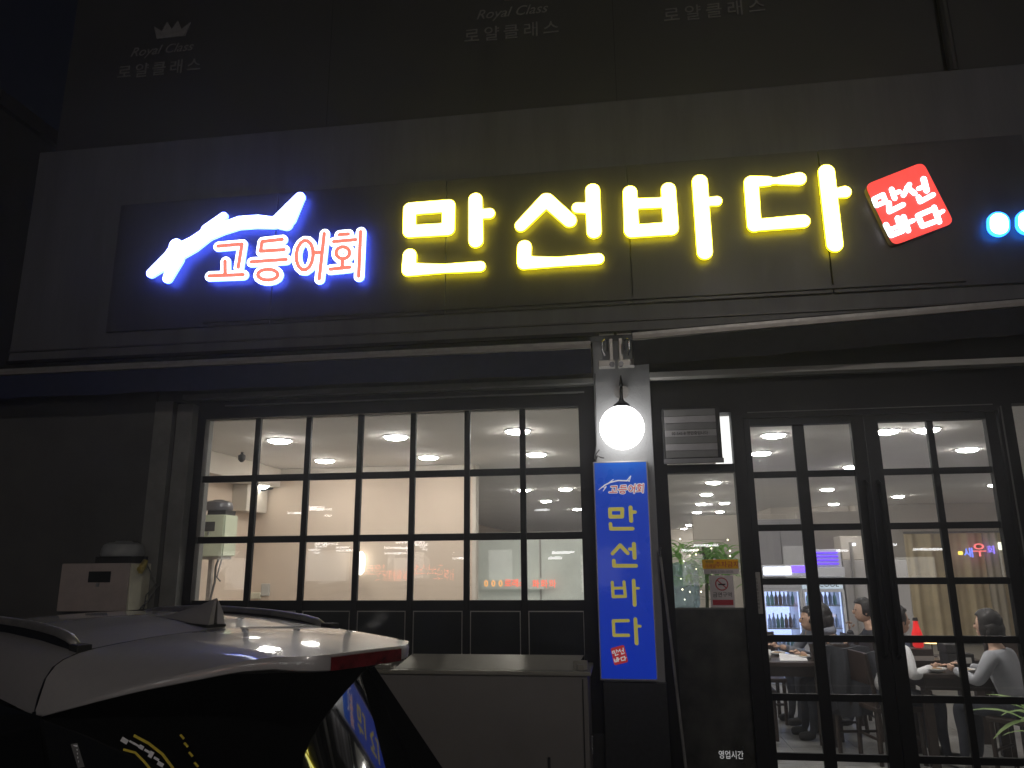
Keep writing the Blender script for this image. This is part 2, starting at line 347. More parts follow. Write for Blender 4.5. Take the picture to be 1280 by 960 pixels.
GLYPH = {
 'man': [[-1.423,4.258,0.0517,-1.131,4.26,0.0513],[-1.131,4.26,0.0513,-1.133,4.076,0.0507],[-1.133,4.076,0.0507,-1.423,4.08,0.0511],[-1.423,4.08,0.0511,-1.423,4.258,0.0517],[-0.933,4.293,0.054,-0.929,3.973,0.0566],[-0.878,4.177,0.0412,-0.829,4.176,0.0423],[-1.415,3.891,0.0534,-1.419,3.788,0.0556],[-1.422,3.782,0.0529,-1.158,3.773,0.0369],[-1.158,3.773,0.0369,-0.897,3.772,0.0415]],
 'seon': [[-0.419,4.248,0.0551,-0.602,4.063,0.047],[-0.413,4.247,0.0551,-0.254,4.077,0.0529],[-0.085,4.296,0.0544,-0.085,3.982,0.055],[-0.196,4.171,0.0427,-0.134,4.164,0.0427],[-0.579,3.897,0.0542,-0.583,3.789,0.0537],[-0.583,3.779,0.0524,-0.342,3.77,0.038],[-0.342,3.77,0.038,-0.062,3.774,0.0427]],
 'ba': [[0.177,4.26,0.0524,0.175,3.972,0.0557],[0.443,4.261,0.0533,0.444,3.967,0.0552],[0.177,4.171,0.0423,0.438,4.162,0.0419],[0.174,3.964,0.0501,0.444,3.965,0.051],[0.661,4.302,0.0558,0.66,3.775,0.0553],[0.714,4.146,0.0345,0.766,4.146,0.0386]],
 'da': [[1.006,4.266,0.0521,1.0,3.947,0.0499],[1.006,4.273,0.0455,1.12,4.268,0.0382],[1.201,4.264,0.0326,1.325,4.268,0.0501],[1.003,3.947,0.0458,1.321,3.954,0.0492],[1.507,4.304,0.0568,1.506,3.772,0.0559],[1.547,4.141,0.0372,1.61,4.146,0.0452],[1.126,4.268,0.0274,1.203,4.264,0.0272]],
 'go': [[-2.905,4.063,0.0114,-2.713,4.067,0.0113],[-2.713,4.067,0.0113,-2.728,3.882,0.0112],[-2.838,3.937,0.0113,-2.827,3.824,0.0112],[-2.953,3.827,0.0113,-2.685,3.82,0.0112]],
 'deung': [[-2.396,4.082,0.0112,-2.554,4.075,0.0113],[-2.554,4.075,0.0113,-2.56,3.998,0.0112],[-2.56,3.998,0.0112,-2.375,3.998,0.0112],[-2.627,3.918,0.0112,-2.355,3.919,0.0111],[-2.411,3.802,0.0111,-2.417,3.784,0.011],[-2.417,3.784,0.011,-2.438,3.771,0.011],[-2.438,3.771,0.011,-2.469,3.765,0.011],[-2.469,3.765,0.011,-2.504,3.767,0.011],[-2.504,3.767,0.011,-2.536,3.777,0.0111],[-2.536,3.777,0.0111,-2.559,3.793,0.0111],[-2.559,3.793,0.0111,-2.568,3.812,0.0111],[-2.568,3.812,0.0111,-2.562,3.831,0.0111],[-2.562,3.831,0.0111,-2.541,3.844,0.0111],[-2.541,3.844,0.0111,-2.51,3.85,0.0111],[-2.51,3.85,0.0111,-2.475,3.848,0.0111],[-2.475,3.848,0.0111,-2.443,3.838,0.0111],[-2.443,3.838,0.0111,-2.42,3.821,0.0111],[-2.42,3.821,0.0111,-2.411,3.802,0.0111]],
 'eo': [[-2.146,3.934,0.011,-2.153,3.884,0.0109],[-2.153,3.884,0.0109,-2.171,3.846,0.0109],[-2.171,3.846,0.0109,-2.198,3.827,0.0109],[-2.198,3.827,0.0109,-2.227,3.831,0.0109],[-2.227,3.831,0.0109,-2.253,3.857,0.0109],[-2.253,3.857,0.0109,-2.271,3.9,0.011],[-2.271,3.9,0.011,-2.277,3.952,0.0111],[-2.277,3.952,0.0111,-2.27,4.002,0.0111],[-2.27,4.002,0.0111,-2.251,4.04,0.0111],[-2.251,4.04,0.0111,-2.225,4.059,0.0111],[-2.225,4.059,0.0111,-2.195,4.055,0.0111],[-2.195,4.055,0.0111,-2.169,4.029,0.0111],[-2.169,4.029,0.0111,-2.151,3.985,0.0111],[-2.151,3.985,0.0111,-2.146,3.934,0.011],[-2.069,4.105,0.0111,-2.089,3.749,0.0108],[-2.147,3.957,0.011,-2.077,3.956,0.011]],
 'hoe': [[-1.952,4.087,0.011,-1.883,4.088,0.011],[-1.993,4.035,0.011,-1.824,4.039,0.0109],[-1.866,3.938,0.0108,-1.87,3.918,0.0109],[-1.87,3.918,0.0109,-1.884,3.902,0.0108],[-1.884,3.902,0.0108,-1.904,3.895,0.0109],[-1.904,3.895,0.0109,-1.928,3.896,0.0109],[-1.928,3.896,0.0109,-1.949,3.907,0.0108],[-1.949,3.907,0.0108,-1.964,3.924,0.0109],[-1.964,3.924,0.0109,-1.97,3.945,0.0109],[-1.97,3.945,0.0109,-1.966,3.965,0.0109],[-1.966,3.965,0.0109,-1.952,3.981,0.0109],[-1.952,3.981,0.0109,-1.932,3.989,0.011],[-1.932,3.989,0.011,-1.908,3.987,0.0109],[-1.908,3.987,0.0109,-1.887,3.977,0.0109],[-1.887,3.977,0.0109,-1.872,3.959,0.0108],[-1.872,3.959,0.0108,-1.866,3.938,0.0108],[-1.918,3.883,0.0109,-1.917,3.821,0.0108],[-2.009,3.819,0.0109,-1.861,3.825,0.0108],[-1.789,4.1,0.0109,-1.79,3.751,0.0107]],
 'fish': [[-3.429,3.882,0.0394,-3.259,4.017,0.0693],[-3.291,3.831,0.039,-3.238,3.98,0.0622],[-3.253,4.095,0.053,-3.247,4.029,0.066],[-3.259,4.022,0.0726,-3.111,4.093,0.066],[-3.111,4.093,0.066,-3.004,4.168,0.0592],[-3.004,4.168,0.0559,-2.877,4.208,0.051],[-2.877,4.208,0.051,-2.751,4.243,0.054],[-2.751,4.243,0.054,-2.606,4.243,0.0536],[-2.606,4.243,0.0536,-2.461,4.221,0.0453],[-3.016,4.21,0.0397,-2.883,4.307,0.033],[-2.462,4.226,0.0455,-2.28,4.414,0.0424],[-2.413,4.214,0.0453,-2.368,4.201,0.0451],[-2.283,4.409,0.0422,-2.348,4.242,0.0486],[-2.431,4.24,0.0487,-2.341,4.323,0.065]],
 'stamp_text': [[1.785,4.075,0.0142,1.846,4.102,0.0142],[1.846,4.102,0.0142,1.857,4.05,0.0141],[1.857,4.05,0.0141,1.796,4.026,0.0142],[1.796,4.026,0.0142,1.785,4.075,0.0142],[1.905,4.137,0.0152,1.917,4.069,0.015],[1.913,4.103,0.0133,1.95,4.116,0.0134],[1.876,4.039,0.0159,1.873,3.977,0.0158],[1.873,3.977,0.0158,1.963,4.019,0.0158],[1.974,4.088,0.015,2.02,4.162,0.015],[2.005,4.144,0.015,2.045,4.095,0.015],[2.114,4.195,0.0177,2.122,4.11,0.0176],[2.074,4.128,0.0132,2.112,4.14,0.0133],[2.066,4.067,0.015,2.072,4.033,0.0149],[2.072,4.033,0.0149,2.158,4.076,0.0149],[1.839,3.884,0.0167,1.863,3.807,0.0166],[1.863,3.807,0.0166,1.934,3.832,0.0165],[1.934,3.832,0.0165,1.918,3.926,0.0166],[1.854,3.846,0.0122,1.923,3.872,0.0122],[1.955,3.933,0.0157,1.973,3.832,0.0156],[1.961,3.883,0.0131,2.012,3.902,0.0131],[2.127,3.967,0.0156,2.045,3.935,0.0157],[2.045,3.935,0.0157,2.064,3.858,0.0155],[2.064,3.858,0.0155,2.141,3.883,0.0156],[2.152,3.986,0.0157,2.171,3.88,0.0155],[2.163,3.931,0.0121,2.203,3.955,0.0121]],
 'stamp': [[1.767,4.144,0.0358,2.118,4.245,0.0355],[2.118,4.245,0.0355,2.207,3.881,0.0345],[2.207,3.881,0.0345,1.858,3.768,0.0347],[1.858,3.768,0.0347,1.767,4.144,0.0358]],
 'digits': [[2.535,3.861,0.0664,2.53,3.824,0.0664],[2.643,3.854,0.0657,2.638,3.82,0.0657]],
 's_man': [[-0.05,2.061,0.0125,0.031,2.061,0.0124],[0.031,2.061,0.0124,0.028,2.012,0.0124],[0.028,2.012,0.0124,-0.05,2.012,0.0124],[-0.05,2.012,0.0124,-0.05,2.061,0.0125],[0.085,2.07,0.0132,0.085,1.984,0.0132],[0.1,2.04,0.011,0.114,2.04,0.0109],[-0.05,1.966,0.0117,-0.049,1.934,0.0116],[-0.049,1.934,0.0116,0.093,1.933,0.0116]],
 's_seon': [[0.007,1.828,0.0122,-0.045,1.775,0.0115],[0.007,1.828,0.0122,0.054,1.776,0.0115],[0.096,1.835,0.013,0.097,1.748,0.0129],[0.067,1.803,0.0101,0.089,1.802,0.01],[-0.038,1.73,0.0122,-0.038,1.698,0.0122],[-0.038,1.698,0.0122,0.104,1.697,0.0121]],
 's_ba': [[-0.053,1.594,0.0101,-0.051,1.505,0.0101],[0.022,1.596,0.0101,0.027,1.507,0.0101],[-0.052,1.557,0.0084,0.023,1.559,0.0084],[-0.051,1.505,0.0101,0.027,1.507,0.0101],[0.084,1.604,0.0117,0.084,1.455,0.0125],[0.101,1.557,0.0075,0.114,1.557,0.0075]],
 's_da': [[0.039,1.358,0.0099,-0.056,1.356,0.01],[-0.056,1.356,0.01,-0.055,1.268,0.0099],[-0.055,1.268,0.0099,0.037,1.269,0.0099],[0.084,1.366,0.0116,0.085,1.221,0.0122],[0.098,1.324,0.0082,0.113,1.324,0.0082]],
 't_go': [[-0.035,2.209,0.0027,0.0,2.211,0.0027],[0.0,2.211,0.0027,-0.006,2.182,0.0027],[-0.026,2.19,0.0027,-0.026,2.172,0.0027],[-0.049,2.172,0.0027,0.0,2.172,0.0027]],
 't_deung': [[0.06,2.215,0.0027,0.03,2.213,0.0027],[0.03,2.213,0.0027,0.027,2.201,0.0027],[0.027,2.201,0.0027,0.062,2.202,0.0027],[0.013,2.188,0.0027,0.064,2.19,0.0027],[0.051,2.171,0.0027,0.05,2.168,0.0027],[0.05,2.168,0.0027,0.046,2.166,0.0027],[0.046,2.166,0.0027,0.04,2.165,0.0027],[0.04,2.165,0.0027,0.033,2.165,0.0027],[0.033,2.165,0.0027,0.027,2.166,0.0027],[0.027,2.166,0.0027,0.023,2.169,0.0027],[0.023,2.169,0.0027,0.022,2.172,0.0027],[0.022,2.172,0.0027,0.024,2.175,0.0027],[0.024,2.175,0.0027,0.028,2.177,0.0027],[0.028,2.177,0.0027,0.034,2.178,0.0027],[0.034,2.178,0.0027,0.04,2.178,0.0027],[0.04,2.178,0.0027,0.046,2.177,0.0027],[0.046,2.177,0.0027,0.05,2.174,0.0027],[0.05,2.174,0.0027,0.051,2.171,0.0027]],
 't_eo': [[0.104,2.194,0.0027,0.102,2.186,0.0027],[0.102,2.186,0.0027,0.098,2.18,0.0027],[0.098,2.18,0.0027,0.092,2.176,0.0027],[0.092,2.176,0.0027,0.087,2.177,0.0027],[0.087,2.177,0.0027,0.082,2.181,0.0027],[0.082,2.181,0.0027,0.08,2.188,0.0027],[0.08,2.188,0.0027,0.08,2.196,0.0027],[0.08,2.196,0.0027,0.082,2.204,0.0027],[0.082,2.204,0.0027,0.086,2.21,0.0027],[0.086,2.21,0.0027,0.091,2.213,0.0027],[0.091,2.213,0.0027,0.097,2.212,0.0027],[0.097,2.212,0.0027,0.101,2.209,0.0027],[0.101,2.209,0.0027,0.104,2.202,0.0027],[0.104,2.202,0.0027,0.104,2.194,0.0027],[0.122,2.221,0.0027,0.112,2.165,0.0027],[0.104,2.197,0.0027,0.118,2.198,0.0027]],
 't_hoe': [[0.143,2.219,0.0027,0.157,2.22,0.0027],[0.135,2.211,0.0027,0.167,2.213,0.0027],[0.158,2.196,0.0027,0.156,2.193,0.0027],[0.156,2.193,0.0027,0.154,2.19,0.0027],[0.154,2.19,0.0027,0.15,2.189,0.0027],[0.15,2.189,0.0027,0.145,2.189,0.0027],[0.145,2.189,0.0027,0.141,2.191,0.0027],[0.141,2.191,0.0027,0.139,2.193,0.0027],[0.139,2.193,0.0027,0.138,2.197,0.0027],[0.138,2.197,0.0027,0.139,2.2,0.0027],[0.139,2.2,0.0027,0.142,2.203,0.0027],[0.142,2.203,0.0027,0.146,2.204,0.0027],[0.146,2.204,0.0027,0.15,2.204,0.0027],[0.15,2.204,0.0027,0.154,2.202,0.0027],[0.154,2.202,0.0027,0.157,2.2,0.0027],[0.157,2.2,0.0027,0.158,2.196,0.0027],[0.147,2.187,0.0027,0.146,2.177,0.0027],[0.128,2.176,0.0027,0.157,2.178,0.0027],[0.175,2.222,0.0027,0.169,2.167,0.0027]],
 't_fish': [[-0.119,2.19,0.0019,-0.081,2.219,0.003],[-0.108,2.197,0.0015,-0.02,2.257,0.0022],[-0.09,2.182,0.0022,-0.07,2.211,0.003],[-0.097,2.21,0.0015,-0.07,2.204,0.0015],[-0.081,2.219,0.0037,-0.043,2.237,0.0037],[-0.043,2.237,0.0037,0.01,2.249,0.0037],[0.01,2.249,0.0037,0.069,2.246,0.0037],[0.069,2.246,0.0037,0.096,2.278,0.0022],[0.069,2.249,0.0022,0.085,2.243,0.0037],[0.096,2.278,0.0022,0.085,2.243,0.0022]],
 't_stamp': [[-0.069,1.182,0.0098,-0.002,1.2,0.0098],[-0.002,1.2,0.0098,0.017,1.116,0.0098],[0.017,1.116,0.0098,-0.052,1.099,0.0098],[-0.052,1.099,0.0098,-0.069,1.182,0.0098],[-0.059,1.168,0.0163,0.002,1.128,0.0162],[-0.013,1.176,0.0164,-0.044,1.124,0.0163],[-0.025,1.184,0.0098,-0.028,1.112,0.0097]],
 't_stamp_text': [[-0.07,1.17,0.0026,-0.057,1.175,0.0026],[-0.057,1.175,0.0026,-0.055,1.163,0.0026],[-0.055,1.163,0.0026,-0.068,1.159,0.0026],[-0.068,1.159,0.0026,-0.07,1.17,0.0026],[-0.044,1.182,0.0028,-0.042,1.166,0.0028],[-0.043,1.174,0.0024,-0.035,1.176,0.0025],[-0.051,1.16,0.0029,-0.052,1.146,0.0029],[-0.052,1.146,0.0029,-0.033,1.154,0.003],[-0.031,1.169,0.0028,-0.021,1.185,0.0028],[-0.024,1.181,0.0028,-0.016,1.17,0.0028],[-0.001,1.191,0.0033,0.0,1.171,0.0032],[-0.01,1.176,0.0024,-0.002,1.178,0.0024],[-0.012,1.163,0.0028,-0.011,1.155,0.0028],[-0.011,1.155,0.0028,0.007,1.163,0.0028],[-0.06,1.126,0.0031,-0.056,1.108,0.0031],[-0.056,1.108,0.0031,-0.041,1.112,0.0031],[-0.041,1.112,0.0031,-0.043,1.134,0.0031],[-0.057,1.117,0.0023,-0.043,1.122,0.0023],[-0.036,1.135,0.0029,-0.033,1.112,0.0029],[-0.035,1.123,0.0024,-0.024,1.127,0.0024],[0.0,1.139,0.0029,-0.017,1.134,0.0029],[-0.017,1.134,0.0029,-0.013,1.116,0.0029],[-0.013,1.116,0.0029,0.003,1.12,0.0029],[0.006,1.143,0.0029,0.009,1.119,0.0029],[0.008,1.13,0.0023,0.016,1.135,0.0023]],
}

def glyph(name, key, root, y0, y1, m, ms=None, grow=0., res=.006, bevel=0.):
    me = shape_mesh(contours(GLYPH[key], grow, res), y0, y1, m, ms, bevel)
    return part(name, me, None, root)
sign = thing('lit_restaurant_sign', (0, 4.93, 3.6), 'large glowing yellow channel letters 만선바다 across the fascia', 'sign')
for k in ('man', 'seon', 'ba', 'da'):
    a = glyph('channel_letter', k, sign, 4.87, 4.872, m_letter, None, -.005)
    b = glyph('letter_rim', k, sign, 4.8721, 4.884, m_letterside, None, -.002)
fs = thing('lit_fish_sign', (-2.4, 4.93, 3.8), 'glowing white leaping fish sign above small red and white letters', 'sign')
glyph('fish_shape', 'fish', fs, 4.86, 4.862, m_fish, None, -.003)
glyph('fish_rim', 'fish', fs, 4.8621, 4.886, m_fishside, None, 0)
ss = thing('lit_small_letters', (-2.2, 4.93, 3.7), 'small red letters 고등어회 with glowing white outlines beneath the fish', 'sign')
for k in ('go', 'deung', 'eo', 'hoe'):
    glyph('letter_outline', k, ss, 4.87, 4.889, m_fish, m_fishside, .027, .005)
    glyph('letter', k, ss, 4.862, 4.8695, m_pinkred, None, .0035, .004)
st = thing('lit_red_stamp_sign', (2, 4.93, 3.8), 'tilted glowing red square stamp sign with white letters 만선바다', 'sign')
def rrect(c, r=.05, n=5):
    out = []; k = len(c)
    for i in range(k):
        p = Vector(c[i]); a = (Vector(c[i-1])-p).normalized(); b = (Vector(c[(i+1)%k])-p).normalized()
        for j in range(n+1):
            t = j/n; out.append(tuple((p+a*r*(1-t)**2+b*r*t**2)))
    return out
SC = [(1.748,4.207),(2.167,4.29),(2.262,3.858),(1.845,3.745)]
SC = [(1.742,4.185),(2.128,4.322),(2.262,3.868),(1.868,3.735)]
part('stamp_face', MB().prism(rrect(SC), 4.87, 4.872), m_stampred, st)
part('stamp_body', MB().prism(rrect(SC), 4.8721, 4.925), m_stampside, st)
glyph('stamp_letters', 'stamp_text', st, 4.862, 4.8695, m_fish, None, 0, .004)
dg = thing('lit_blue_digits', (2.6, 4.93, 3.8), 'blue and white glowing numerals cut off at the right edge of the fascia', 'sign')
for k in range(3):
    s_ = [[v+(k*.172 if i in (0,3) else 0) for i, v in enumerate(q)] for q in GLYPH['digits'][:1]]
    GLYPH['_d'] = s_
    glyph('numeral', '_d', dg, 4.87, 4.872, m_bluedig, None, -.012); glyph('numeral_rim', '_d', dg, 4.8721, 4.892, m_bluerim)
# cable tray under the letters
part('sign_wiring_channel', MB().box(-3.0, 2.3, 4.905, 4.925, 3.475, 3.50), m_panel, sign)

# ================================================================== awnings with folded arms
def awning(name, x0, x1, zl, zr, fab, lab, ends):
    t = thing(name, ((x0+x1)/2, 4.9, 3.0), lab, 'awning')
    def slab(y0, y1, a, b): return MB().add([(x0,y0,zl+a),(x1,y0,zr+a),(x1,y1,zr+a),(x0,y1,zl+a),(x0,y0,zl+b),(x1,y0,zr+b),(x1,y1,zr+b),(x0,y1,zl+b)], [(0,3,2,1),(4,5,6,7),(0,1,5,4),(1,2,6,5),(2,3,7,6),(3,0,4,7)])
    part('cassette', slab(4.86, 5.085, -.07, .06), m_black, t)
    part('front_bar', slab(4.79, 4.85, -.012, .012), m_awnbar, t)
    part('fabric_roll', MB().tube([(x0,4.93,zl+.015),(x1,4.93,zr+.015)], .05, 12), fab, t)
    # the hanging valance, with shallow folds
    rows = []; n = 90
    for zz in (-.018, -.10, -.19):
        rows.append([(x0+(x1-x0)*i/n, 4.80+.006*math.sin(i*.9)+.004*math.sin(i*.37), zl+(zr-zl)*i/n+zz+ (.004*math.sin(i*.5) if zz < -.15 else 0)) for i in range(n+1)])
    soft(part('valance', MB().grid(rows), fab, t), 60)
    part('cover_rail', slab(4.85, 4.86, .03, .05), m_alu_dark, t)
    return t
aw1 = awning('retracted_awning', -6.0, -.135, 3.125, 3.125, m_navy, 'rolled up navy blue awning over the gridded window', 0)
aw2 = awning('retracted_awning', .145, 3.6, 3.168, 3.305, m_darkfab, 'rolled up dark awning over the glass doors', 0)
def bracket(sx, root, x):
    part('mount_plate', MB().box(min(x, x+sx*.1), max(x, x+sx*.1), 4.93, 4.945, 3.235, 3.252), m_alu, root)
    part('bracket_upright', MB().box(min(x+sx*.01, x+sx*.035), max(x+sx*.01, x+sx*.035), 4.90, 5.08, 3.04, 3.2, .004), m_alu, root)
    part('folded_arm', MB().tube([(x+sx*.045,4.86,3.10),(x+sx*.045,4.85,3.165),(x+sx*.062,4.85,3.18),(x+sx*.08,4.86,3.165),(x+sx*.08,4.87,3.11),(x+sx*.065,4.87,3.07)], .008, 8), m_chrome, root)
    part('arm_bar', MB().box(min(x, x+sx*.11), max(x, x+sx*.11), 4.88, 4.95, 3.0, 3.045, .004), m_alu, root)
    part('pivot_bolt', MB().lathe([(.018,-.01),(.018,.01)], (x+sx*.02, 4.87, 3.01), 12, 'Y'), m_chrome, root)
bracket(-1, aw1, .022); bracket(1, aw2, .042)

# ================================================================== gridded window
WN = thing('gridded_shop_window', (-1.65, 5.2, .66), 'wide black framed window of small square panes over black lower panes', 'window')
x0, x1 = -3.05, -.25; cols = [x0+(x1-x0)*i/7 for i in range(8)]; cols[0] = -3.06; cols[-1] = -.245
rowz = [2.795, 2.345, 1.90, 1.445, .70]
part('frame', MB().box(-3.125, -3.06, 5.17, 5.23, .66, 2.93).box(-.245, -.13, 5.15, 5.23, .66, 2.93).box(-3.06, -.245, 5.16, 5.23, 2.795, 2.93).box(-3.06, -.245, 5.17, 5.26, .66, .70), m_black, WN)
part('header_trim', MB().box(-2.9, -.2, 5.14, 5.159, 2.885, 2.895), m_trimgrey, WN)
for c in cols[1:-1]: part('mullion', MB().box(c-.0205, c+.0205, 5.192, 5.226, .70, 2.795, .003), m_black, WN)
for z in rowz[1:4]:
    for i in range(7):
        a = cols[i]+(.021 if i else 0); b = cols[i+1]-(.021 if i < 6 else 0)
        h = .03 if z < 1.5 else .024
        part('glazing_bar', MB().box(a, b, 5.195, 5.224, z-h, z+h), m_black, WN)
for i in range(7):
    a = cols[i]+(.021 if i else 0); b = cols[i+1]-(.021 if i < 6 else 0)
    for j in range(3):
        t = rowz[j]-(.024 if j else 0); u = rowz[j+1]+(.024 if j < 2 else .03)
        jit = [(random.random()-.5)*.003 for _ in range(4)]
        part('pane', MB().add([(a,5.212+jit[0],u),(b,5.212+jit[1],u),(b,5.212+jit[2],t),(a,5.212+jit[3],t),(a,5.218+jit[0],u),(b,5.218+jit[1],u),(b,5.218+jit[2],t),(a,5.218+jit[3],t)],[(0,1,2,3),(7,6,5,4)]), m_glass, WN)
    part('lower_pane', MB().box(a, b, 5.206, 5.218, .70, 1.415), m_blackglass, WN, label='opaque black lower pane')
    tr = MB().box(a+.006, b-.006, 5.198, 5.205, 1.398, 1.405).box(a+.006, a+.011, 5.198, 5.205, .72, 1.398).box(b-.011, b-.006, 5.198, 5.205, .72, 1.398)
    part('silver_bead', tr, m_alu, WN)

# ================================================================== entrance
DF = thing('entrance_frame', (1.4, 5.2, 0), 'black metal entrance frame around the sidelight and double doors', 'door frame')
part('frame', MB().box(.256, .345, 5.15, 5.23, 0, 2.945).box(.79, .868, 5.15, 5.23, 0, 2.945).box(2.475, 2.565, 5.15, 5.26, 0, 2.945).box(.868, 2.475, 5.15, 5.26, 2.665, 2.945).box(.345, .79, 5.15, 5.26, 2.71, 2.945)
     .box(.345, .79, 5.16, 5.25, 2.305, 2.36).box(2.565, 4.6, 5.15, 5.26, 2.705, 2.945).box(4.5, 4.6, 5.15, 5.26, 0, 2.705).box(2.565, 4.5, 5.15, 5.26, 0, .08).box(3.5, 3.56, 5.16, 5.25, .08, 2.705), m_black, DF)
part('header_groove', MB().box(.9, 2.45, 5.144, 5.149, 2.70, 2.706), m_trimgrey, DF)
part('frame_groove', MB().box(2.492, 2.5, 5.143, 5.149, .1, 2.69), m_trimgrey, DF)
part('sidelight_pane', MB().box(.345, .79, 5.205, 5.211, 1.424, 2.305), m_glass, DF)
part('sidelight_lower_panel', MB().box(.345, .79, 5.20, 5.215, .05, 1.418), m_smoke, DF, label='smoked grey lower panel of the sidelight')
part('sidelight_rail', MB().box(.345, .79, 5.195, 5.204, 1.415, 1.427), m_trimgrey, DF)
part('transom_glow_panel', MB().box(.69, .80, 5.30, 5.32, 2.36, 2.71), glow('glowing_white_strip', (1,.99,.96), 1.3), DF)  # glowing panel added behind the transom to whiten the sliver of glass
part('transom_pane', MB().box(.345, .79, 5.205, 5.211, 2.36, 2.71), m_glass, DF)
part('right_pane', MB().box(2.565, 3.5, 5.205, 5.211, .08, 2.705), m_doorglass, DF)
part('right_pane', MB().box(3.56, 4.5, 5.205, 5.211, .08, 2.705), m_doorglass, DF)
part('hours_lettering', text_mesh('영업시간', .052, .64, 5.197, .525, m_print_w, sx=.8), None, DF)
part('hours_lettering', text_mesh('11:00 ~ 24:00', .05, .64, 5.197, .43, m_print_grey, sx=.8), None, DF)
part('threshold', MB().box(.868, 2.475, 5.13, 5.3, 0, .04, .004), m_alu_dark, DF)

def leaf(xa, xb, pa, pb, lab, hx):
    t = thing('glass_door', ((xa+xb)/2, 5.2, .045), lab, 'door', 'double entrance doors')
    zs = [2.615, 2.283, 1.933, 1.589, 1.237, .886, .543, .2]
    part('stile', MB().box(xa, pa[0], 5.17, 5.222, .045, 2.66, .003), m_black, t); part('stile', MB().box(pb[1], xb, 5.17, 5.222, .045, 2.66, .003), m_black, t)
    part('top_rail', MB().box(pa[0], pb[1], 5.172, 5.233, 2.615, 2.66), m_black, t); part('bottom_rail', MB().box(pa[0], pb[1], 5.172, 5.233, .045, .2), m_black, t)
    part('centre_bar', MB().box(pa[1], pb[0], 5.188, 5.22, .2, 2.615, .003), m_black, t)
    for z in zs[1:-1]:
        for q in (pa, pb): part('glazing_bar', MB().box(q[0], q[1], 5.192, 5.217, z-.021, z+.021, .002), m_black, t)
    for i in range(7):
        for q in (pa, pb):
            top = zs[i]-(.021 if i else 0); bot = zs[i+1]+(.021 if i < 6 else 0)
            part('pane', MB().box(q[0], q[1], 5.201, 5.206, bot, top), m_doorglass, t)
    part('pull_handle', MB().tube([(hx,5.165,2.22),(hx,5.12,2.2),(hx,5.12,1.15),(hx,5.165,1.13)], .013, 10), m_black, t)
    return t
d1 = leaf(.872, 1.648, (.914,1.195), (1.268,1.567), 'left glass door with the pale sign plate on its stile', 1.612)
d2 = leaf(1.652, 2.471, (1.738,2.047), (2.087,2.405), 'right glass door in front of the seated woman in grey', 1.69)
dp = thing('door_plate', (.873, 5.165, 1.52), 'upright pale plate with tiny vertical writing on the left door stile', 'sign plate')
part('plate', MB().box(.846, .899, 5.158, 5.168, 1.39, 1.65, .004), mat('pale_plate', (.42,.4,.37), .5, 0, .1, 20, 0), dp)
for k in range(9): part('glyph_mark', text_mesh('손잡이를잡고미세요'[k], .017, .873, 5.157, 1.60-k*.022, m_black), None, dp)
# vent-like folded notice box behind the transom
vb = thing('slatted_box', (.5, 5.15, 2.36), 'grey banded box fixed high left of the doors above the sidelight', 'box')
part('housing', MB().box(.325, .705, 5.06, 5.149, 2.37, 2.735, .006), m_matblack, vb)
for k in range(7):
    z = 2.395+k*.047; tone = mat('band_%s' % ('pale' if k % 2 else 'grey'), (.34,.33,.34) if k % 2 else (.17,.17,.17), .5, 0, .1, 9, .1)
    part('band', MB().box(.338, .675, 5.052, 5.0599, z, z+.045, .002), tone, vb)
part('lower_lip', MB().box(.32, .71, 5.045, 5.0595, 2.355, 2.388, .004), mat('lip_grey', (.22,.22,.23), .5, 0, .1, 9, .1), vb)
part('small_lettering', text_mesh('02-543-8 영업중입니다', .028, .5, 5.0505, 2.548, m_black, sx=.9), None, vb)
# notices on the sidelight
n1 = thing('parking_notice', (.65, 5.2, 1.6), 'yellow and white no parking notice stuck on the sidelight glass', 'notice')
m_ny = paper('notice_yellow', (1,.68,.05)); m_nw = paper('notice_white', (.9,.84,.86)); m_nr = mat('notice_red', (.5,.03,.05), .6, 0, .05, 12, 0)
part('sheet', MB().box(.542, .772, 5.1975, 5.2035, 1.672, 1.732), m_ny, n1); part('phone_strip', MB().box(.55, .772, 5.1975, 5.2035, 1.638, 1.6715), m_nw, n1)
part('lettering', text_mesh('주차금지', .042, .70, 5.197, 1.684, m_nr), None, n1)
part('lettering', text_mesh('가게앞', .027, .592, 5.197, 1.680, m_nr), None, n1); part('lettering', text_mesh('영업중', .02, .588, 5.197, 1.71, mat('print_dark', (.1,.12,.05), .6, 0, .1, 9, 0)), None, n1)
part('lettering', text_mesh('010-3780-0000', .022, .665, 5.197, 1.646, mat('print_grey', (.2,.2,.22), .6, 0, .1, 9, 0), sx=1.05), None, n1)
n2 = thing('no_smoking_notice', (.66, 5.2, 1.5), 'white no smoking notice with red band on the sidelight glass', 'notice')
part('sheet', MB().box(.58, .733, 5.1975, 5.2035, 1.428, 1.63), m_nw, n2); part('red_band', MB().box(.592, .722, 5.1962, 5.1974, 1.442, 1.475), m_nr, n2)
cir = MB()
for k in range(28):
    a = 2*math.pi*k/28; b = 2*math.pi*(k+1)/28
    cir.add([(.657+r_*math.cos(t_), 5.1968, 1.575+r_*math.sin(t_)) for t_, r_ in ((a,.035),(b,.035),(b,.042),(a,.042))], [(0,1,2,3)])
cir.add([(.657-.030,5.1966,1.597),(.657-.025,5.1966,1.602),(.657+.030,5.1966,1.553),(.657+.025,5.1966,1.548)], [(0,1,2,3)])
part('prohibition_ring', cir, m_nr, n2); part('cigarette', MB().box(.635, .68, 5.1964, 5.1969, 1.568, 1.577), m_black, n2)
part('lettering', text_mesh('금연구역', .034, .657, 5.197, 1.495, m_black), None, n2)

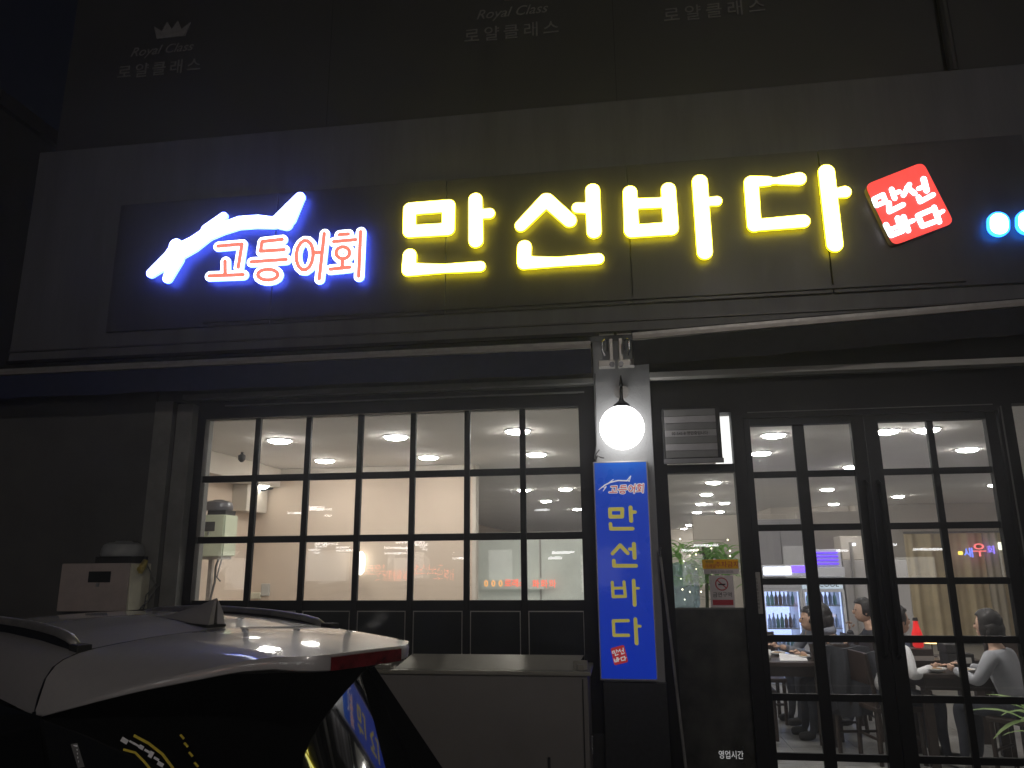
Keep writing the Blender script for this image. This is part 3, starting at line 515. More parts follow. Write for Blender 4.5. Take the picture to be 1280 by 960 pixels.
# ================================================================== globe lamp
gl = thing('globe_wall_lamp', (.055, 5.07, 2.75), 'glowing white globe lamp on a black arm fixed to the white pillar', 'lamp')
part('wall_plate', MB().lathe([(.05,0),(.05,.012),(.04,.02)], (.058, 5.06, 2.86), 24, 'Y'), m_alu_dark, gl)
part('arm', MB().tube([(.058,5.06,2.86),(.058,4.98,2.87),(.056,4.95,2.84),(.055,4.94,2.77)], .011, 10), m_black, gl)
part('finial', MB().lathe([(.004,.0),(.014,.02),(.01,.05),(.003,.09)], (.058, 4.985, 2.87), 12), m_black, gl)
part('cap', MB().lathe([(.012,.07),(.018,.05),(.035,.035),(.052,.022),(.054,.0)], (.054, 4.94, 2.725), 24), m_black, gl)
bm = bmesh.new(); bmesh.ops.create_uvsphere(bm, u_segments=40, v_segments=24, radius=.148)
me = bpy.data.meshes.new('globe'); bm.to_mesh(me); bm.free(); me.transform(Matrix.Translation((.05, 4.94, 2.592))); me.materials.append(m_globe); me.shade_smooth()
part('globe', me, None, gl)
wr = thing('lamp_cable', (-.1, 5.0, 2.5), 'thin loose cable running down the pillar edge beside the globe lamp', 'cable')
part('cable_run', MB().tube([(-.118,5.065,3.0),(-.12,5.06,2.75),(-.125,5.06,2.5),(-.14,5.05,2.4),(-.13,5.03,2.43),(-.105,5.02,2.46)], .004, 6), m_cable, wr)
part('cable_tail', MB().tube([(-.14,5.04,2.37),(-.12,5.02,2.42),(-.1,5.0,2.405),(-.075,5.0,2.40)], .005, 6), m_cable, wr)

# ================================================================== blue vertical sign
bs = thing('blue_vertical_sign', (.03, 5.05, 1.0), 'tall blue light box sign with yellow letters under the globe lamp', 'sign')
m_blue = mat('blue_sign_face', (.012,.17,.5), .28, 0, .05, 1.5, 0, coat=.3, emit=(.002,.025,.8), es=.3)
def quad(x0, x1, z0, z1, y0, y1, b=0): return MB().box(x0, x1, y0, y1, z0, z1, b)
part('housing', quad(-.152, .209, .998, 2.378, 5.022, 5.078, .004), m_alu, bs)
part('face', quad(-.143, .2, 1.008, 2.369, 5.0185, 5.0215), m_blue, bs)
for k in ('s_man','s_seon','s_ba','s_da'): glyph('letter', k, bs, 5.0168, 5.0184, m_print_y, None, 0, .003)
for k in ('t_go','t_deung','t_eo','t_hoe'):
    glyph('letter_outline', k, bs, 5.0172, 5.0184, m_print_w, None, .0055, .0022); glyph('small_letter', k, bs, 5.0162, 5.0171, m_print_r, None, 0, .0016)
glyph('fish_mark', 't_fish', bs, 5.0165, 5.0184, m_print_w, None, .0005, .002)
glyph('stamp_mark', 't_stamp', bs, 5.0172, 5.0184, m_print_r, None, 0, .003)
glyph('stamp_letters', 't_stamp_text', bs, 5.0162, 5.0171, m_print_w, None, 0, .0015)

# crank pole leaning right of the sign
cp = thing('awning_crank_pole', (.25, 5.0, .02), 'slim grey crank pole leaning against the black frame right of the blue sign', 'pole')
part('shaft', MB().tube([(.262,5.03,1.75),(.30,4.98,1.2),(.335,4.93,.6),(.37,4.88,.03)], .009, 8), m_alu_dark, cp)
part('hook', MB().tube([(.262,5.03,1.75),(.258,5.035,1.79),(.27,5.04,1.81)], .007, 8), m_chrome, cp)
part('grip', MB().tube([(.345,4.915,.42),(.362,4.892,.16)], .014, 8), m_matblack, cp)

# ================================================================== cabinet below the window
cb = thing('grey_metal_cabinet', (-.9, 4.9, .03), 'waist high grey metal cabinet with raised aluminium rim below the window', 'cabinet')
part('body', MB().box(-2.35, -.215, 4.70, 5.09, .06, 1.068, .006), m_cab, cb)
part('lid', MB().box(-2.36, -.195, 4.675, 5.1, 1.07, 1.094, .005), m_cabtop, cb)
part('rim', MB().add([(-1.40,4.72,1.096),(-.30,4.72,1.096),(-.24,4.86,1.165),(-1.33,4.86,1.165),(-1.40,4.727,1.096),(-.30,4.727,1.096),(-.24,4.867,1.165),(-1.33,4.867,1.165)], [(0,1,2,3),(7,6,5,4),(0,4,5,1),(1,5,6,2),(2,6,7,3),(3,7,4,0)]), m_cabtop, cb)
for bb in ((-.30,-.215,4.74,4.76,1.095,1.15,.003),(-.275,-.235,4.71,4.735,1.095,1.13,.003),(-2.34,-1.42,4.70,4.75,1.095,1.12,.004)): part('rim_corner', MB().box(*bb), m_cabtop, cb)
part('door_edge', MB().box(-.248, -.242, 4.69, 4.699, .08, 1.05), m_rubber, cb)
part('latch', MB().box(-.213, -.20, 4.8, 4.86, .62, .72, .004), m_chrome, cb)
part('handle_slot', MB().box(-.46, -.445, 4.69, 4.699, .42, .62), m_rubber, cb)
part('plinth', MB().box(-2.3, -.26, 4.74, 5.06, .031, .06), m_rubber, cb)

# ================================================================== meter box on the left wall
def meter(name, x0, x1, y0, y1, z0, z1, lab, cap_dx):
    t = thing(name, ((x0+x1)/2, y1, z0), lab, 'meter box')
    part('box', MB().box(x0, x1, y0, y1, z0, z1, .006), m_meter, t)
    w = x1-x0; h = z1-z0
    part('side_cover', MB().box(x1+.0005, x1+.012, y0+.01, y1-.005, z0+.005, z1-.005, .003), m_creme, t)
    part('reading_window', MB().box(x0+w*.42, x0+w*.74, y0-.006, y0-.0005, z0+h*.6, z0+h*.83), m_blackglass, t)
    part('latch', MB().box(x0+w*.55, x0+w*.59, y0-.012, y0-.0005, z0+h*.51, z0+h*.585, .001), m_metercap, t)
    part('tray', MB().box(x0+w*.45, x1, y0+.02, y1-.03, z1+.0005, z1+.045, .004), m_rubber, t)
    cx = x0+w*cap_dx; ym = (y0+y1)/2
    part('meter_cap', soft(obj('x', MB().lathe([(.135,0),(.142,.015),(.138,.05),(.125,.08),(.09,.095),(.06,.098),(.05,.106),(.0,.107)], (cx, ym, z1+.047), 28), m_metercap)).data, None, t)
    bpy.data.objects.remove(bpy.data.objects['x'])
    return t
mt = meter('gas_meter_box', -3.86, -3.345, 4.86, 5.09, 1.422, 1.742, 'beige meter box with grey domed cap on the dark wall left of the window', .72)
part('brass_fitting', MB().tube([(-3.31,4.98,1.76),(-3.315,4.96,1.72),(-3.32,4.95,1.67)], [.018,.024,.014], 8).tube([(-3.30,4.94,1.70),(-3.34,4.94,1.70)], .016, 8), m_brass, mt)
part('cable', MB().tube([(-3.31,4.99,1.74),(-3.26,5.03,1.62),(-3.24,5.06,1.60),(-3.29,5.04,1.50),(-3.34,5.0,1.42)], .005, 6).tube([(-3.25,5.05,1.61),(-3.32,5.04,1.52),(-3.33,5.04,1.40)], .004, 6), m_cable, mt)

# neighbouring dark block to the left
nb = thing('neighbour_building', (-12, 14, 0), 'unlit dark building beyond the left end of the restaurant', 'building')
part('wall', MB().box(-22, -9.2, 9, 20, 0, 8.6), mat('unlit_concrete', (.09,.088,.08), .9, 0, .2, 1, .4, 30), nb)
part('parapet', MB().box(-22.1, -9.1, 8.9, 20, 8.6, 8.85), mat('unlit_concrete', (.1,.1,.1)), nb)
for i in range(3):
    for j in range(2):
        w = part('window', MB().box(-18.5+i*3.2, -16.9+i*3.2, 8.96, 9.0, 1.4+j*3.6, 3.0+j*3.6), m_black, nb)
        part('pane', MB().box(-18.42+i*3.2, -16.98+i*3.2, 8.94, 8.958, 1.48+j*3.6, 2.92+j*3.6), m_blackglass, nb)

# ================================================================== interior shell
struct('interior_floor', MB().box(-4.4, 9, 5.3, 30, -.2, .02), m_floor, label='grey tiled floor inside the restaurant')
fl = bpy.data.objects['interior_floor']
for i in range(12):
    for j in range(9):
        if .2 < i*.6+.3: obj('floor_tile', MB().box(.3+i*.6+.003, .9+i*.6-.003, 5.4+j*.6+.003, 6.0+j*.6-.003, .0202, .0245), m_floor, fl)
struct('interior_ceiling', MB().box(-4.4, 9, 5.4, 30, 2.822, 2.89), m_ceiling, label='pale ceiling of the restaurant dotted with round downlights')
struct('interior_left_wall', MB().box(-4.4, -4.28, 5.4, 30, .02, 2.82), m_beige, label='beige side wall at the left end of the room')
struct('interior_partition', MB().box(-4.28, -1.64, 8.45, 8.6, .02, 2.82), m_beige, label='plain beige partition wall behind the gridded window')
bw = bpy.data.objects['interior_partition']
obj('cornice', MB().box(-4.28, -1.63, 8.41, 8.449, 2.74, 2.819, .004), m_innerwall, bw)
obj('skirting', MB().box(-4.28, -1.63, 8.43, 8.449, .02, .12), m_wood, bw)
obj('end_trim', MB().box(-1.64, -1.60, 8.44, 8.61, .02, 2.82), m_innerwall, bw)
struct('interior_back_wall', MB().box(-4.28, 9, 29.5, 29.7, .02, 2.82), m_innerwall, label='far back wall of the deep dining room')
struct('interior_right_wall', MB().box(8.9, 9, 5.4, 29.5, .02, 2.82), m_innerwall, label='right side wall of the dining room')
struct('interior_cross_wall', MB().box(3.35, 8.9, 17.3, 17.45, .02, 2.82), m_innerwall, label='pale cross wall behind the curtains')
cw = bpy.data.objects['interior_cross_wall']
obj('bulkhead', MB().box(5.0, 8.9, 16.9, 17.29, 2.25, 2.819, .01), m_innerwall, cw)
struct('interior_spine_wall', MB().box(3.35, 3.5, 17.45, 29.5, .02, 2.82), m_innerwall, label='wall running back from the cross wall')
# low block holding the far room's warm wall
cu = thing('long_curtain', (7, 16.8, .05), 'long pleated beige curtain on the far wall behind the woman in grey', 'curtain')
rows = []
N = 170
for zz in (.1, .8, 1.5, 2.2): rows.append([(4.9+3.9*i/N, 16.82+.03*math.sin(i*.37)+.015*math.sin(i*.83+1), zz) for i in range(N+1)])
soft(part('pleats', MB().grid(rows), m_curtain, cu), 60)
part('pale_strip', MB().grid([[(7.35+.3*i/12, 16.72+.02*math.sin(i*1.1), z) for i in range(13)] for z in (.1, 1, 2.2)]), m_curtain2, cu)
part('rail', MB().tube([(5.05,16.8,2.22),(8.85,16.8,2.22)], .02, 8), m_alu_dark, cu)
ng = thing('coloured_sign_reflection', (7.4, 16.6, 1.8), 'tiny painted reflection of a sign with yellow, blue, red and violet letters in front of the far curtain', 'neon sign')  # glowing glyphs painted in for the reflection of a sign outside
for k, (x, z, w, h, ch, c_) in enumerate(((6.86,1.80,.09,.07,'-',(1,.8,.15)),(7.01,1.82,.16,.2,'새',(.2,.28,1)),(7.22,1.88,.2,.28,'우',(1,.2,.2)),(7.44,1.87,.16,.17,'회',(.32,.22,1)),(7.64,1.93,.1,.15,'●',(.9,.9,.75)))):
    m_ = glow('mirrored_%d' % k, c_, 1.6)
    if ch in '-●': part('painted_glyph', MB().box(x-w/2, x+w/2, 16.6, 16.63, z-h/2, z+h/2, .02), m_, ng)
    else: part('painted_glyph', text_mesh(ch, h*1.05, x, 16.6, z-h*.45, m_, depth=.015), None, ng)

# recessed ceiling lights
LP = [(-3.02,6.35,'first light of the front row, seen through the top left of the window'),(-1.93,6.35,'second light of the front row, over the middle of the window'),(-.82,6.25,'third light of the front row, at the right end of the window'),
 (-3.15,7.75,'left light of the second row, nearest the beige wall'),(-1.98,7.72,'middle light of the second row, just above the beige wall'),(-.82,7.72,'right light of the second row, above the deep room'),
 (-1.45,11.75,'light just past the end of the beige partition'),(-.80,11.75,'light to the right of the one past the beige partition'),(-1.33,14.1,'small distant light behind the window, third row of the deep room'),(-.88,16.6,'small distant light near the right frame of the window'),
 (1.40,11.2,'largest light seen through the sidelight'),(1.53,13.3,'second light from the top in the sidelight'),(1.68,15.6,'left light of the third pair in the sidelight'),(2.12,15.5,'right light of the third pair in the sidelight'),
 (1.88,18.5,'left light of the fourth pair in the sidelight'),(2.4,18.4,'right light of the fourth pair in the sidelight'),(2.35,22.5,'left light low in the sidelight view'),(3.1,22.6,'right light low in the sidelight view'),
 (2.3,25.5,'distant light of the left trail in the sidelight'),(3.05,25.3,'distant light of the right trail in the sidelight'),(2.4,28.6,'most distant light of the left trail'),(3.1,28.4,'most distant light of the right trail'),
 (1.42,6.9,'light at the top of the left door, first column'),(1.52,8.1,'bright light at the far left of the left door'),(2.87,9.6,'light at the right edge of the left door'),(3.4,12.8,'upper of the two lights in the second row of the left door'),(4.45,16.4,'lower of the two lights in the second row of the left door'),
 (2.37,6.87,'light at the top left pane of the right door'),(2.70,6.85,'light at the centre bar top of the right door'),(3.62,8.25,'large light in the top right pane of the right door'),(5.1,14.6,'light in the second row of the right door, above the curtain'),(5.85,12.6,'light at the right stile of the right door'),
 (4.9,6.9,'light beyond the right door, over the plant'),(6.3,9.6,'light over the right hand end of the room')]
tpl = None
m_trimw = mat('white_light_trim', (.7,.7,.7), .5, 0, .03, 8, 0)
for i, (x, y, lab) in enumerate(LP):
    if tpl is None:
        t = thing('ceiling_light', (x, y, 2.822), 'ceiling light, '+lab, 'ceiling light', 'recessed ceiling lights')
        obj('trim', MB().lathe([(.118,-.0005),(.12,-.008),(.1,-.010),(.098,-.0005)], n=24), m_trimw, t)
        obj('lens', MB().lathe([(.097,-.006),(.092,-.02),(.06,-.030),(.02,-.034)], n=20), m_down, t); tpl = t
    else:
        t = copy_tree(tpl); t.location = (x, y, 2.822); t['label'] = 'ceiling light, '+lab

# indoor things behind the window
im = meter('indoor_meter_box', -4.18, -3.83, 6.95, 7.2, 1.80, 2.2, 'pale green meter box with dark cap seen through the left panes of the window', .6)
for ch in im.children:
    if ch.name.startswith(('box', 'side')): ch.data.materials[0] = mat('pale_green_plastic', (.5,.55,.42), .5, 0, .08, 8, .05)
    if ch.name.startswith('meter_cap'): ch.data.materials[0] = mat('charcoal_plastic', (.09,.09,.1), .35, 0, .1, 8, .05)
part('support_bracket', MB().box(-4.28, -3.86, 7.0, 7.2, 1.77, 1.799).box(-4.28, -4.25, 7.0, 7.2, 1.5, 2.3), m_alu_dark, im)
part('cable', MB().tube([(-3.93,7.1,1.80),(-3.95,7.08,1.70),(-3.96,7.1,1.55),(-4.0,7.12,1.40),(-3.97,7.1,1.1)], .012, 6).tube([(-3.90,7.1,1.80),(-3.93,7.08,1.6),(-3.90,7.1,1.56)], .008, 6), m_cable, im)
part('post', MB().box(-4.06, -4.02, 7.13, 7.17, .02, 1.8), m_alu_dark, im)
dc = thing('ceiling_duct', (-4, 7.4, 2.5), 'pale boxed ceiling duct with a small black speaker at the top left of the window', 'duct')
part('duct_box', MB().box(-4.28, -3.95, 6.2, 8.40, 2.60, 2.82, .01), m_innerwall, dc)
part('duct_drop', MB().box(-4.28, -4.1, 7.9, 8.40, 2.3, 2.598, .01), m_innerwall, dc)
part('speaker', MB().lathe([(.015,0),(.035,.025),(.038,.065),(.015,.08)], (-3.72, 7.0, 2.72), 16), m_matblack, dc); part('speaker_bracket', MB().box(-3.73, -3.71, 6.99, 7.01, 2.79, 2.82), m_matblack, dc)
ws = thing('round_wall_lamp', (-3.95, 8.35, 2.2), 'very bright round wall lamp glaring beside the pale green meter box', 'lamp')
bm = bmesh.new(); bmesh.ops.create_uvsphere(bm, u_segments=24, v_segments=16, radius=.10); me = bpy.data.meshes.new('globe'); bm.to_mesh(me); bm.free(); me.transform(Matrix.Translation((-4.07, 8.18, 2.66))); me.materials.append(glow('wall_lamp_globe', (1,.96,.86), 26)); me.shade_smooth()
part('globe', me, None, ws); part('arm', MB().tube([(-4.07,8.44,2.6),(-4.07,8.18,2.55)], .015, 8), m_black, ws)
wl = thing('oval_lamp_reflection', (-2.93, 8.4, 1.72), 'small upright white oval, a painted lamp reflection, low on the beige wall', 'lamp')  # glowing oval stands in for a round lamp's reflection in the glass
part('shade', MB().lathe([(.03,-.13),(.06,-.09),(.07,0),(.06,.09),(.03,.13)], (-2.93, 8.36, 1.72), 20), glow('oval_reflection_glow', (1,.95,.85), 3.0), wl); part('bracket', MB().box(-2.94, -2.92, 8.38, 8.449, 1.70, 1.74), m_alu, wl)
ou = thing('wall_socket', (-4.2, 8.4, 1.4), 'white socket box on the beige wall above the sill of the window', 'socket')
part('plate', MB().box(-4.12, -4.02, 8.42, 8.449, 1.36, 1.5, .01), m_white, ou); part('cover', MB().box(-4.25, -4.12, 8.41, 8.449, 1.33, 1.40, .01), m_creme, ou)
# frosted screen with glowing letters painted in for an outside LED sign's reflection
fr = thing('frosted_screen', (-1.1, 9.2, .02), 'frosted glass screen glowing grey green at the lower right of the window', 'screen')
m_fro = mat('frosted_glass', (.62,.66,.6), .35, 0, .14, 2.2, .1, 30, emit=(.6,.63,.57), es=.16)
for i in range(2): part('panel', MB().box(-1.72+i*.78, -.96+i*.78, 9.2, 9.22, .3, 2.03), m_fro, fr)
part('frame', MB().box(-1.76, .62, 9.19, 9.23, 2.031, 2.07).box(-.959, -.941, 9.19, 9.23, .02, 2.03).box(-.18, -.14, 9.19, 9.23, .02, 2.03).box(-1.76,-1.721,9.19,9.23,.02,2.03), m_alu, fr)
lt = thing('ticker_reflection', (-1.3, 9.1, 1.45), 'row of orange red letters painted as a reflection low in the right panes of the window', 'painted reflection')
part('backing', MB().box(-1.66, -.9, 9.12, 9.14, 1.40, 1.53), m_fro, lt)
for k, ch in enumerate('000로래스'): part('reflection_letter', text_mesh(ch, .10, -1.60+k*.088, 9.115, 1.435, glow('ticker_%s' % ('amber' if k < 3 else 'red'), (1,.45,.12) if k < 3 else (1,.16,.08), 1.3)), None, lt)
for k in range(3): part('reflection_letter', text_mesh('화'[0], .10, -1.0+k*.1, 9.115, 1.425, MATS['ticker_red']), None, lt)

# plants ------------------------------------------------------
def leaf_plant(name, loc, lab, n, L_, wid, m, spread, pot=None, up=1.0, seed=3, hgt=.3, cat='plant'):
    rnd = random.Random(seed); t = thing(name, loc, lab, cat)
    for i in range(n):
        a = rnd.uniform(0, 2*math.pi); ln = L_*rnd.uniform(.6, 1.15); el = rnd.uniform(.5, 1.3)*up; w = wid*rnd.uniform(.7, 1.2)
        bx, by = rnd.uniform(-1,1)*spread, rnd.uniform(-1,1)*spread; bz = hgt*rnd.uniform(.3,1)
        rows = []
        for k in range(7):
            u = k/6; r_ = ln*u*math.cos(el*(1-u*.6)); z = bz+ln*(u*math.sin(el)-.75*u*u*math.cos(el*.6))
            ww = w*math.sin(math.pi*min(1, u*.9+.08))**.8
            cx, cy = bx+r_*math.cos(a), by+r_*math.sin(a); px, py = -math.sin(a), math.cos(a)
            rows.append([(cx-px*ww, cy-py*ww, z+.15*ww), (cx, cy, z-.1*ww), (cx+px*ww, cy+py*ww, z+.15*ww)])
        obj('leaf', MB().grid(rows), m, t, smooth=True)
    obj('stem', MB().tube([(0,0,0),(.01,.0,hgt*.5),(0,.01,hgt)], .012, 6), m_stem, t)
    if pot: obj('pot', MB().lathe(pot, (0,0,0), 24), m_pot, t, smooth=True)
    return t
leaf_plant('potted_plant', (2.74, 5.75, .5), 'broad leaved green plant in a white vase inside the glass at far right', 26, .40, .032, m_leaf2, .03, [(.05,-.48),(.09,-.44),(.11,-.2),(.08,-.02),(.07,.0),(.06,-.02)], 1.1, 5, .16)
leaf_plant('window_plant', (.60, 5.62, 1.40), 'bushy green plant behind the sidelight glass beside the water bottle', 190, .2, .016, m_leaf, .2, None, 1.0, 8, .42)
# little fairy lights through that plant
fy = thing('fairy_lights', (.62, 5.6, 1.6), 'warm fairy lights scattered through the plant behind the sidelight', 'string lights')
rnd = random.Random(5); pts = [(.42+rnd.random()*.36, 5.46+rnd.random()*.08, 1.45+rnd.random()*.45) for _ in range(26)]
part('wire', MB().tube(pts, .0015, 4), m_stem, fy)
for p in pts: part('bulb', MB().lathe([(.001,-.005),(.005,0),(.001,.005)], p, 8), glow('fairy_bulb', (1,.9,.6), 7) if 'fairy_bulb' not in MATS else MATS['fairy_bulb'], fy)
wb = thing('water_cooler', (.44, 5.6, .02), 'pale blue upturned water bottle on a white dispenser behind the sidelight', 'water dispenser')
part('bottle', soft(obj('x', MB().lathe([(.03,-.04),(.09,0),(.10,.03),(.098,.12),(.103,.14),(.098,.16),(.1,.26),(.09,.30),(.05,.315),(0,.316)], (.45, 5.58, 1.40), 28), glass('blue_water_bottle', (.78,.9,1), .1, .3, hazecol=(.75,.9,1)))).data, None, wb); bpy.data.objects.remove(bpy.data.objects['x'])
part('dispenser', MB().box(.30, .60, 5.44, 5.76, .021, 1.355, .02), m_pot, wb); part('tap', MB().box(.42, .45, 5.40, 5.438, 1.0, 1.05, .004), m_bluedig if False else m_matblack, wb)
part('collar', MB().lathe([(.11,-.001),(.12,.01),(.08,.03)], (.45, 5.58, 1.356), 20), m_pot, wb)

# fridges ----------------------------------------------------
def fridge(name, x0, w, zt, y, lab, header):
    t = thing(name, (x0+w/2, y, .02), lab, 'fridge', 'glass door drinks fridges')
    part('cabinet', MB().box(x0, x0+.035, y, y+.6, .03, zt).box(x0+w-.035, x0+w, y, y+.6, .03, zt).box(x0+.035, x0+w-.035, y+.55, y+.6, .03, zt).box(x0+.035, x0+w-.035, y, y+.55, .03, .25).box(x0+.035, x0+w-.035, y, y+.55, zt-.14, zt), m_fridge, t)
    part('inner_light', MB().box(x0+.036, x0+.045, y+.03, y+.05, .3, zt-.15).box(x0+w-.045, x0+w-.036, y+.03, y+.05, .3, zt-.15).box(x0+.05, x0+w-.05, y+.53, y+.549, .3, zt-.15), m_fridgein, t)
    part('header_panel', MB().box(x0+.01, x0+w-.01, y-.02, y-.001, zt-.13, zt-.01, .004), header, t)
    part('door_frame', MB().box(x0, x0+.03, y-.03, y-.001, .26, zt-.14).box(x0+w-.03, x0+w, y-.03, y-.001, .26, zt-.14).box(x0+.03, x0+w-.03, y-.03, y-.001, .26, .30).box(x0+.03, x0+w-.03, y-.03, y-.001, zt-.17, zt-.14), m_fridge, t)
    part('door_pane', MB().box(x0+.03, x0+w-.03, y-.02, y-.015, .30, zt-.17), m_glass, t)
    zs = [.35, .62, .89, 1.16]
    for z in zs: part('shelf', MB().box(x0+.046, x0+w-.046, y+.03, y+.5, z-.012, z), m_fridge, t)
    return zs
z1 = fridge('drinks_fridge', 1.74, .48, 1.50, 10.0, 'left lit drinks fridge with bottles on its shelves', m_fridge)
z2 = fridge('drinks_fridge', 2.235, .50, 1.49, 10.05, 'right lit drinks fridge partly hidden behind the dark haired man', mat('print_header', (.7,.78,.85), .4, 0, .3, 14, 0, emit=(.6,.75,.9), es=.5))
bt = bpy.data.objects['drinks_fridge.001']
part('header_lettering', text_mesh('COOL', .085, 2.56, 10.028, 1.385, m_carblack), None, bt)
bprof = [(.001,0),(.033,.004),(.034,.13),(.014,.17),(.012,.21),(.014,.222),(.001,.224)]
bmats = [mat('green_glass_bottle', (.2,.42,.38), .1, 0, .1, 9, 0, coat=1), mat('brown_glass_bottle', (.22,.16,.16), .1, 0, .1, 9, 0, coat=1), mat('clear_blue_bottle', (.45,.55,.75), .1, 0, .1, 9, 0, coat=1)]
bmesh_ = [soft(obj('bottle_x', MB().lathe(bprof, n=10), m_)).data for m_ in bmats]
for o in [o for o in bpy.data.objects if o.name.startswith('bottle_x')]: bpy.data.objects.remove(o)
names = ['green bottle', 'brown bottle', 'clear blue bottle']; shelf = ['bottom', 'second', 'third', 'top']
for (fx, w, y, zs, fn) in ((1.74,.48,10.0,z1,'left'),(2.235,.5,10.05,z2,'right')):
    for si, z in enumerate(zs[1:], 1):
        for k in range(7):
            kind = (k//2+si) % 3
            o = bpy.data.objects.new('bottle', bmesh_[kind]); C.objects.link(o); o.location = (fx+.09+k*(w-.18)/6, y+.1, z)
            o.scale = (.72,.72,.8 if k % 2 else .72)
            tag(o, '%s standing %s from the left on the %s shelf of the %s fridge' % (names[kind], ['first','second','third','fourth','fifth','sixth','seventh'][k], shelf[si], fn), 'bottle', 'bottles in the drinks fridges')
hd = thing('lit_box_sign', (2.0, 9.95, 1.52), 'overexposed white and violet light box on top of the left fridge', 'light box')
part('face', MB().box(1.77, 2.10, 9.90, 9.92, 1.535, 1.625, .01), m_header, hd); part('violet_end', MB().box(2.105, 2.28, 9.90, 9.92, 1.56, 1.64, .01), m_purple, hd); part('case', MB().box(1.76, 2.29, 9.921, 10.2, 1.51, 1.65, .01), m_fridge, hd)
ac = thing('white_ice_unit', (2.55, 10.05, 1.5), 'white appliance with glowing violet slats above the right fridge', 'appliance')
part('case', MB().box(2.40, 2.78, 10.06, 10.5, 1.495, 1.62, .012).box(2.42, 2.76, 10.09, 10.5, 1.62, 1.84, .01), m_fridge, ac)
for k in range(4): part('slat', MB().box(2.44, 2.72, 10.07, 10.088, 1.655+k*.045, 1.667+k*.045), m_purple, ac)
pc = thing('white_column', (2.95, 10.1, .02), 'pale boxed column with shelf unit right of the fridges', 'column')
part('shaft', MB().box(2.79, 3.55, 10.15, 10.5, .021, 1.70, .01), mat('pale_column_paint', (.5,.48,.47), .6, 0, .05, 4, .05), pc); part('upper_box', MB().box(2.80, 3.3, 10.2, 10.5, 1.705, 2.0, .01), m_innerwall, pc)
part('shelf_post', MB().box(2.86, 2.89, 10.02, 10.06, .021, 1.92).box(3.1, 3.13, 10.02, 10.06, .021, 1.92), m_alu, pc); part('hook_lamp', MB().box(2.9, 2.95, 10.1, 10.12, 1.88, 1.91), m_header, pc)
gp = thing('grey_cupboard', (2.0, 11.2, 1.7), 'tall grey cupboard standing behind the left fridge', 'cupboard')
part('case', MB().box(1.95, 2.62, 11.3, 11.8, .03, 2.28, .01), m_innergrey, gp); part('door', MB().box(1.97, 2.28, 11.28, 11.299, .1, 2.25, .004), m_innergrey, gp); part('door', MB().box(2.29, 2.60, 11.28, 11.299, .1, 2.25, .004), m_innergrey, gp)
pw = thing('service_wall', (3, 12, .02), 'pale panel wall tinted by an added violet tube behind the fridges', 'wall')
part('panel', MB().box(2.7, 4.2, 12.0, 12.1, .02, 2.42, .01), m_innerwall, pw); part('added_violet_tube', MB().tube([(2.9,11.9,1.62),(3.3,11.9,1.62)], .02, 8), m_purple, pw)  # hidden glowing tube added to tint the panel violet
part('panel', MB().box(1.2, 2.69, 12.6, 12.7, .02, 2.42, .01), m_innerwall, pw)

# tables & chairs ------------------------------------------------
def table(loc, w, d, lab, rz=0):
    t = thing('dining_table', loc, lab, 'table', 'dark dining tables', rz)
    obj('tabletop', MB().box(-w/2, w/2, -d/2, d/2, .705, .745, .006), m_wood, t); obj('apron', MB().box(-w/2+.05, w/2-.05, -d/2+.05, d/2-.05, .61, .704), m_wood, t)
    for sx in (-1,1):
        for sy in (-1,1): obj('leg', MB().box(sx*(w/2-.06)-.035, sx*(w/2-.06)+.035, sy*(d/2-.06)-.035, sy*(d/2-.06)+.035, .0, .609, .004), m_wood, t)
    return t
table((2.92,7.42,.025), .84, .62, 'dark wooden table with grill in front of the woman in grey', R(-4))
table((1.62,8.15,.025), .72, .72, 'dark wooden table at left with white plates, seen low in the left door', R(0))
def chair(loc, rz, lab):
    t = thing('dining_chair', loc, lab, 'chair', 'dark wooden dining chairs', rz)
    obj('seat', MB().box(-.21, .21, -.21, .21, .42, .46, .012), m_wood, t)
    for sx in (-1,1):
        obj('leg', MB().tube([(sx*.18,.18,.0),(sx*.18,.18,.42)], .02, 8), m_wood, t); obj('leg', MB().tube([(sx*.18,-.2,.0),(sx*.18,-.18,.42)], .02, 8), m_wood, t)
        obj('back_post', MB().tube([(sx*.18,-.18,.461),(sx*.18,-.24,.9)], .018, 8), m_wood, t)
    obj('backrest', MB().box(-.165, .165, -.235, -.21, .64, .9, .008), m_wood, t)
    obj('stretcher', MB().tube([(-.17,.18,.2),(.17,.18,.2)], .012, 6).tube([(-.17,-.19,.2),(.17,-.19,.2)], .012, 6), m_wood, t)
    return t

# people ----------------------------------------------------------
def skinned(chains, sub=2):
    me = bpy.data.meshes.new('s'); V = []; E_ = []; RR = []
    for ch in chains:
        prev = None
        for p in ch:
            if isinstance(p, int): prev = p; continue
            V.append(p[:3]); RR.append(p[3:] if len(p) > 4 else (p[3], p[3])); k = len(V)-1
            if prev is not None: E_.append((prev, k))
            prev = k
    me.from_pydata(V, E_, []); o = bpy.data.objects.new('s', me); C.objects.link(o)
    md = o.modifiers.new('k', 'SKIN'); md.use_smooth_shade = True; md.branch_smoothing = .4
    for i, r_ in enumerate(RR): me.skin_vertices[0].data[i].radius = r_
    me.skin_vertices[0].data[0].use_root = True
    sb = o.modifiers.new('b', 'SUBSURF'); sb.levels = sub; sb.render_levels = sub
    dg = bpy.context.evaluated_depsgraph_get(); dg.update()
    out = bpy.data.meshes.new_from_object(o.evaluated_get(dg)); bpy.data.objects.remove(o); out.shade_smooth(); return out
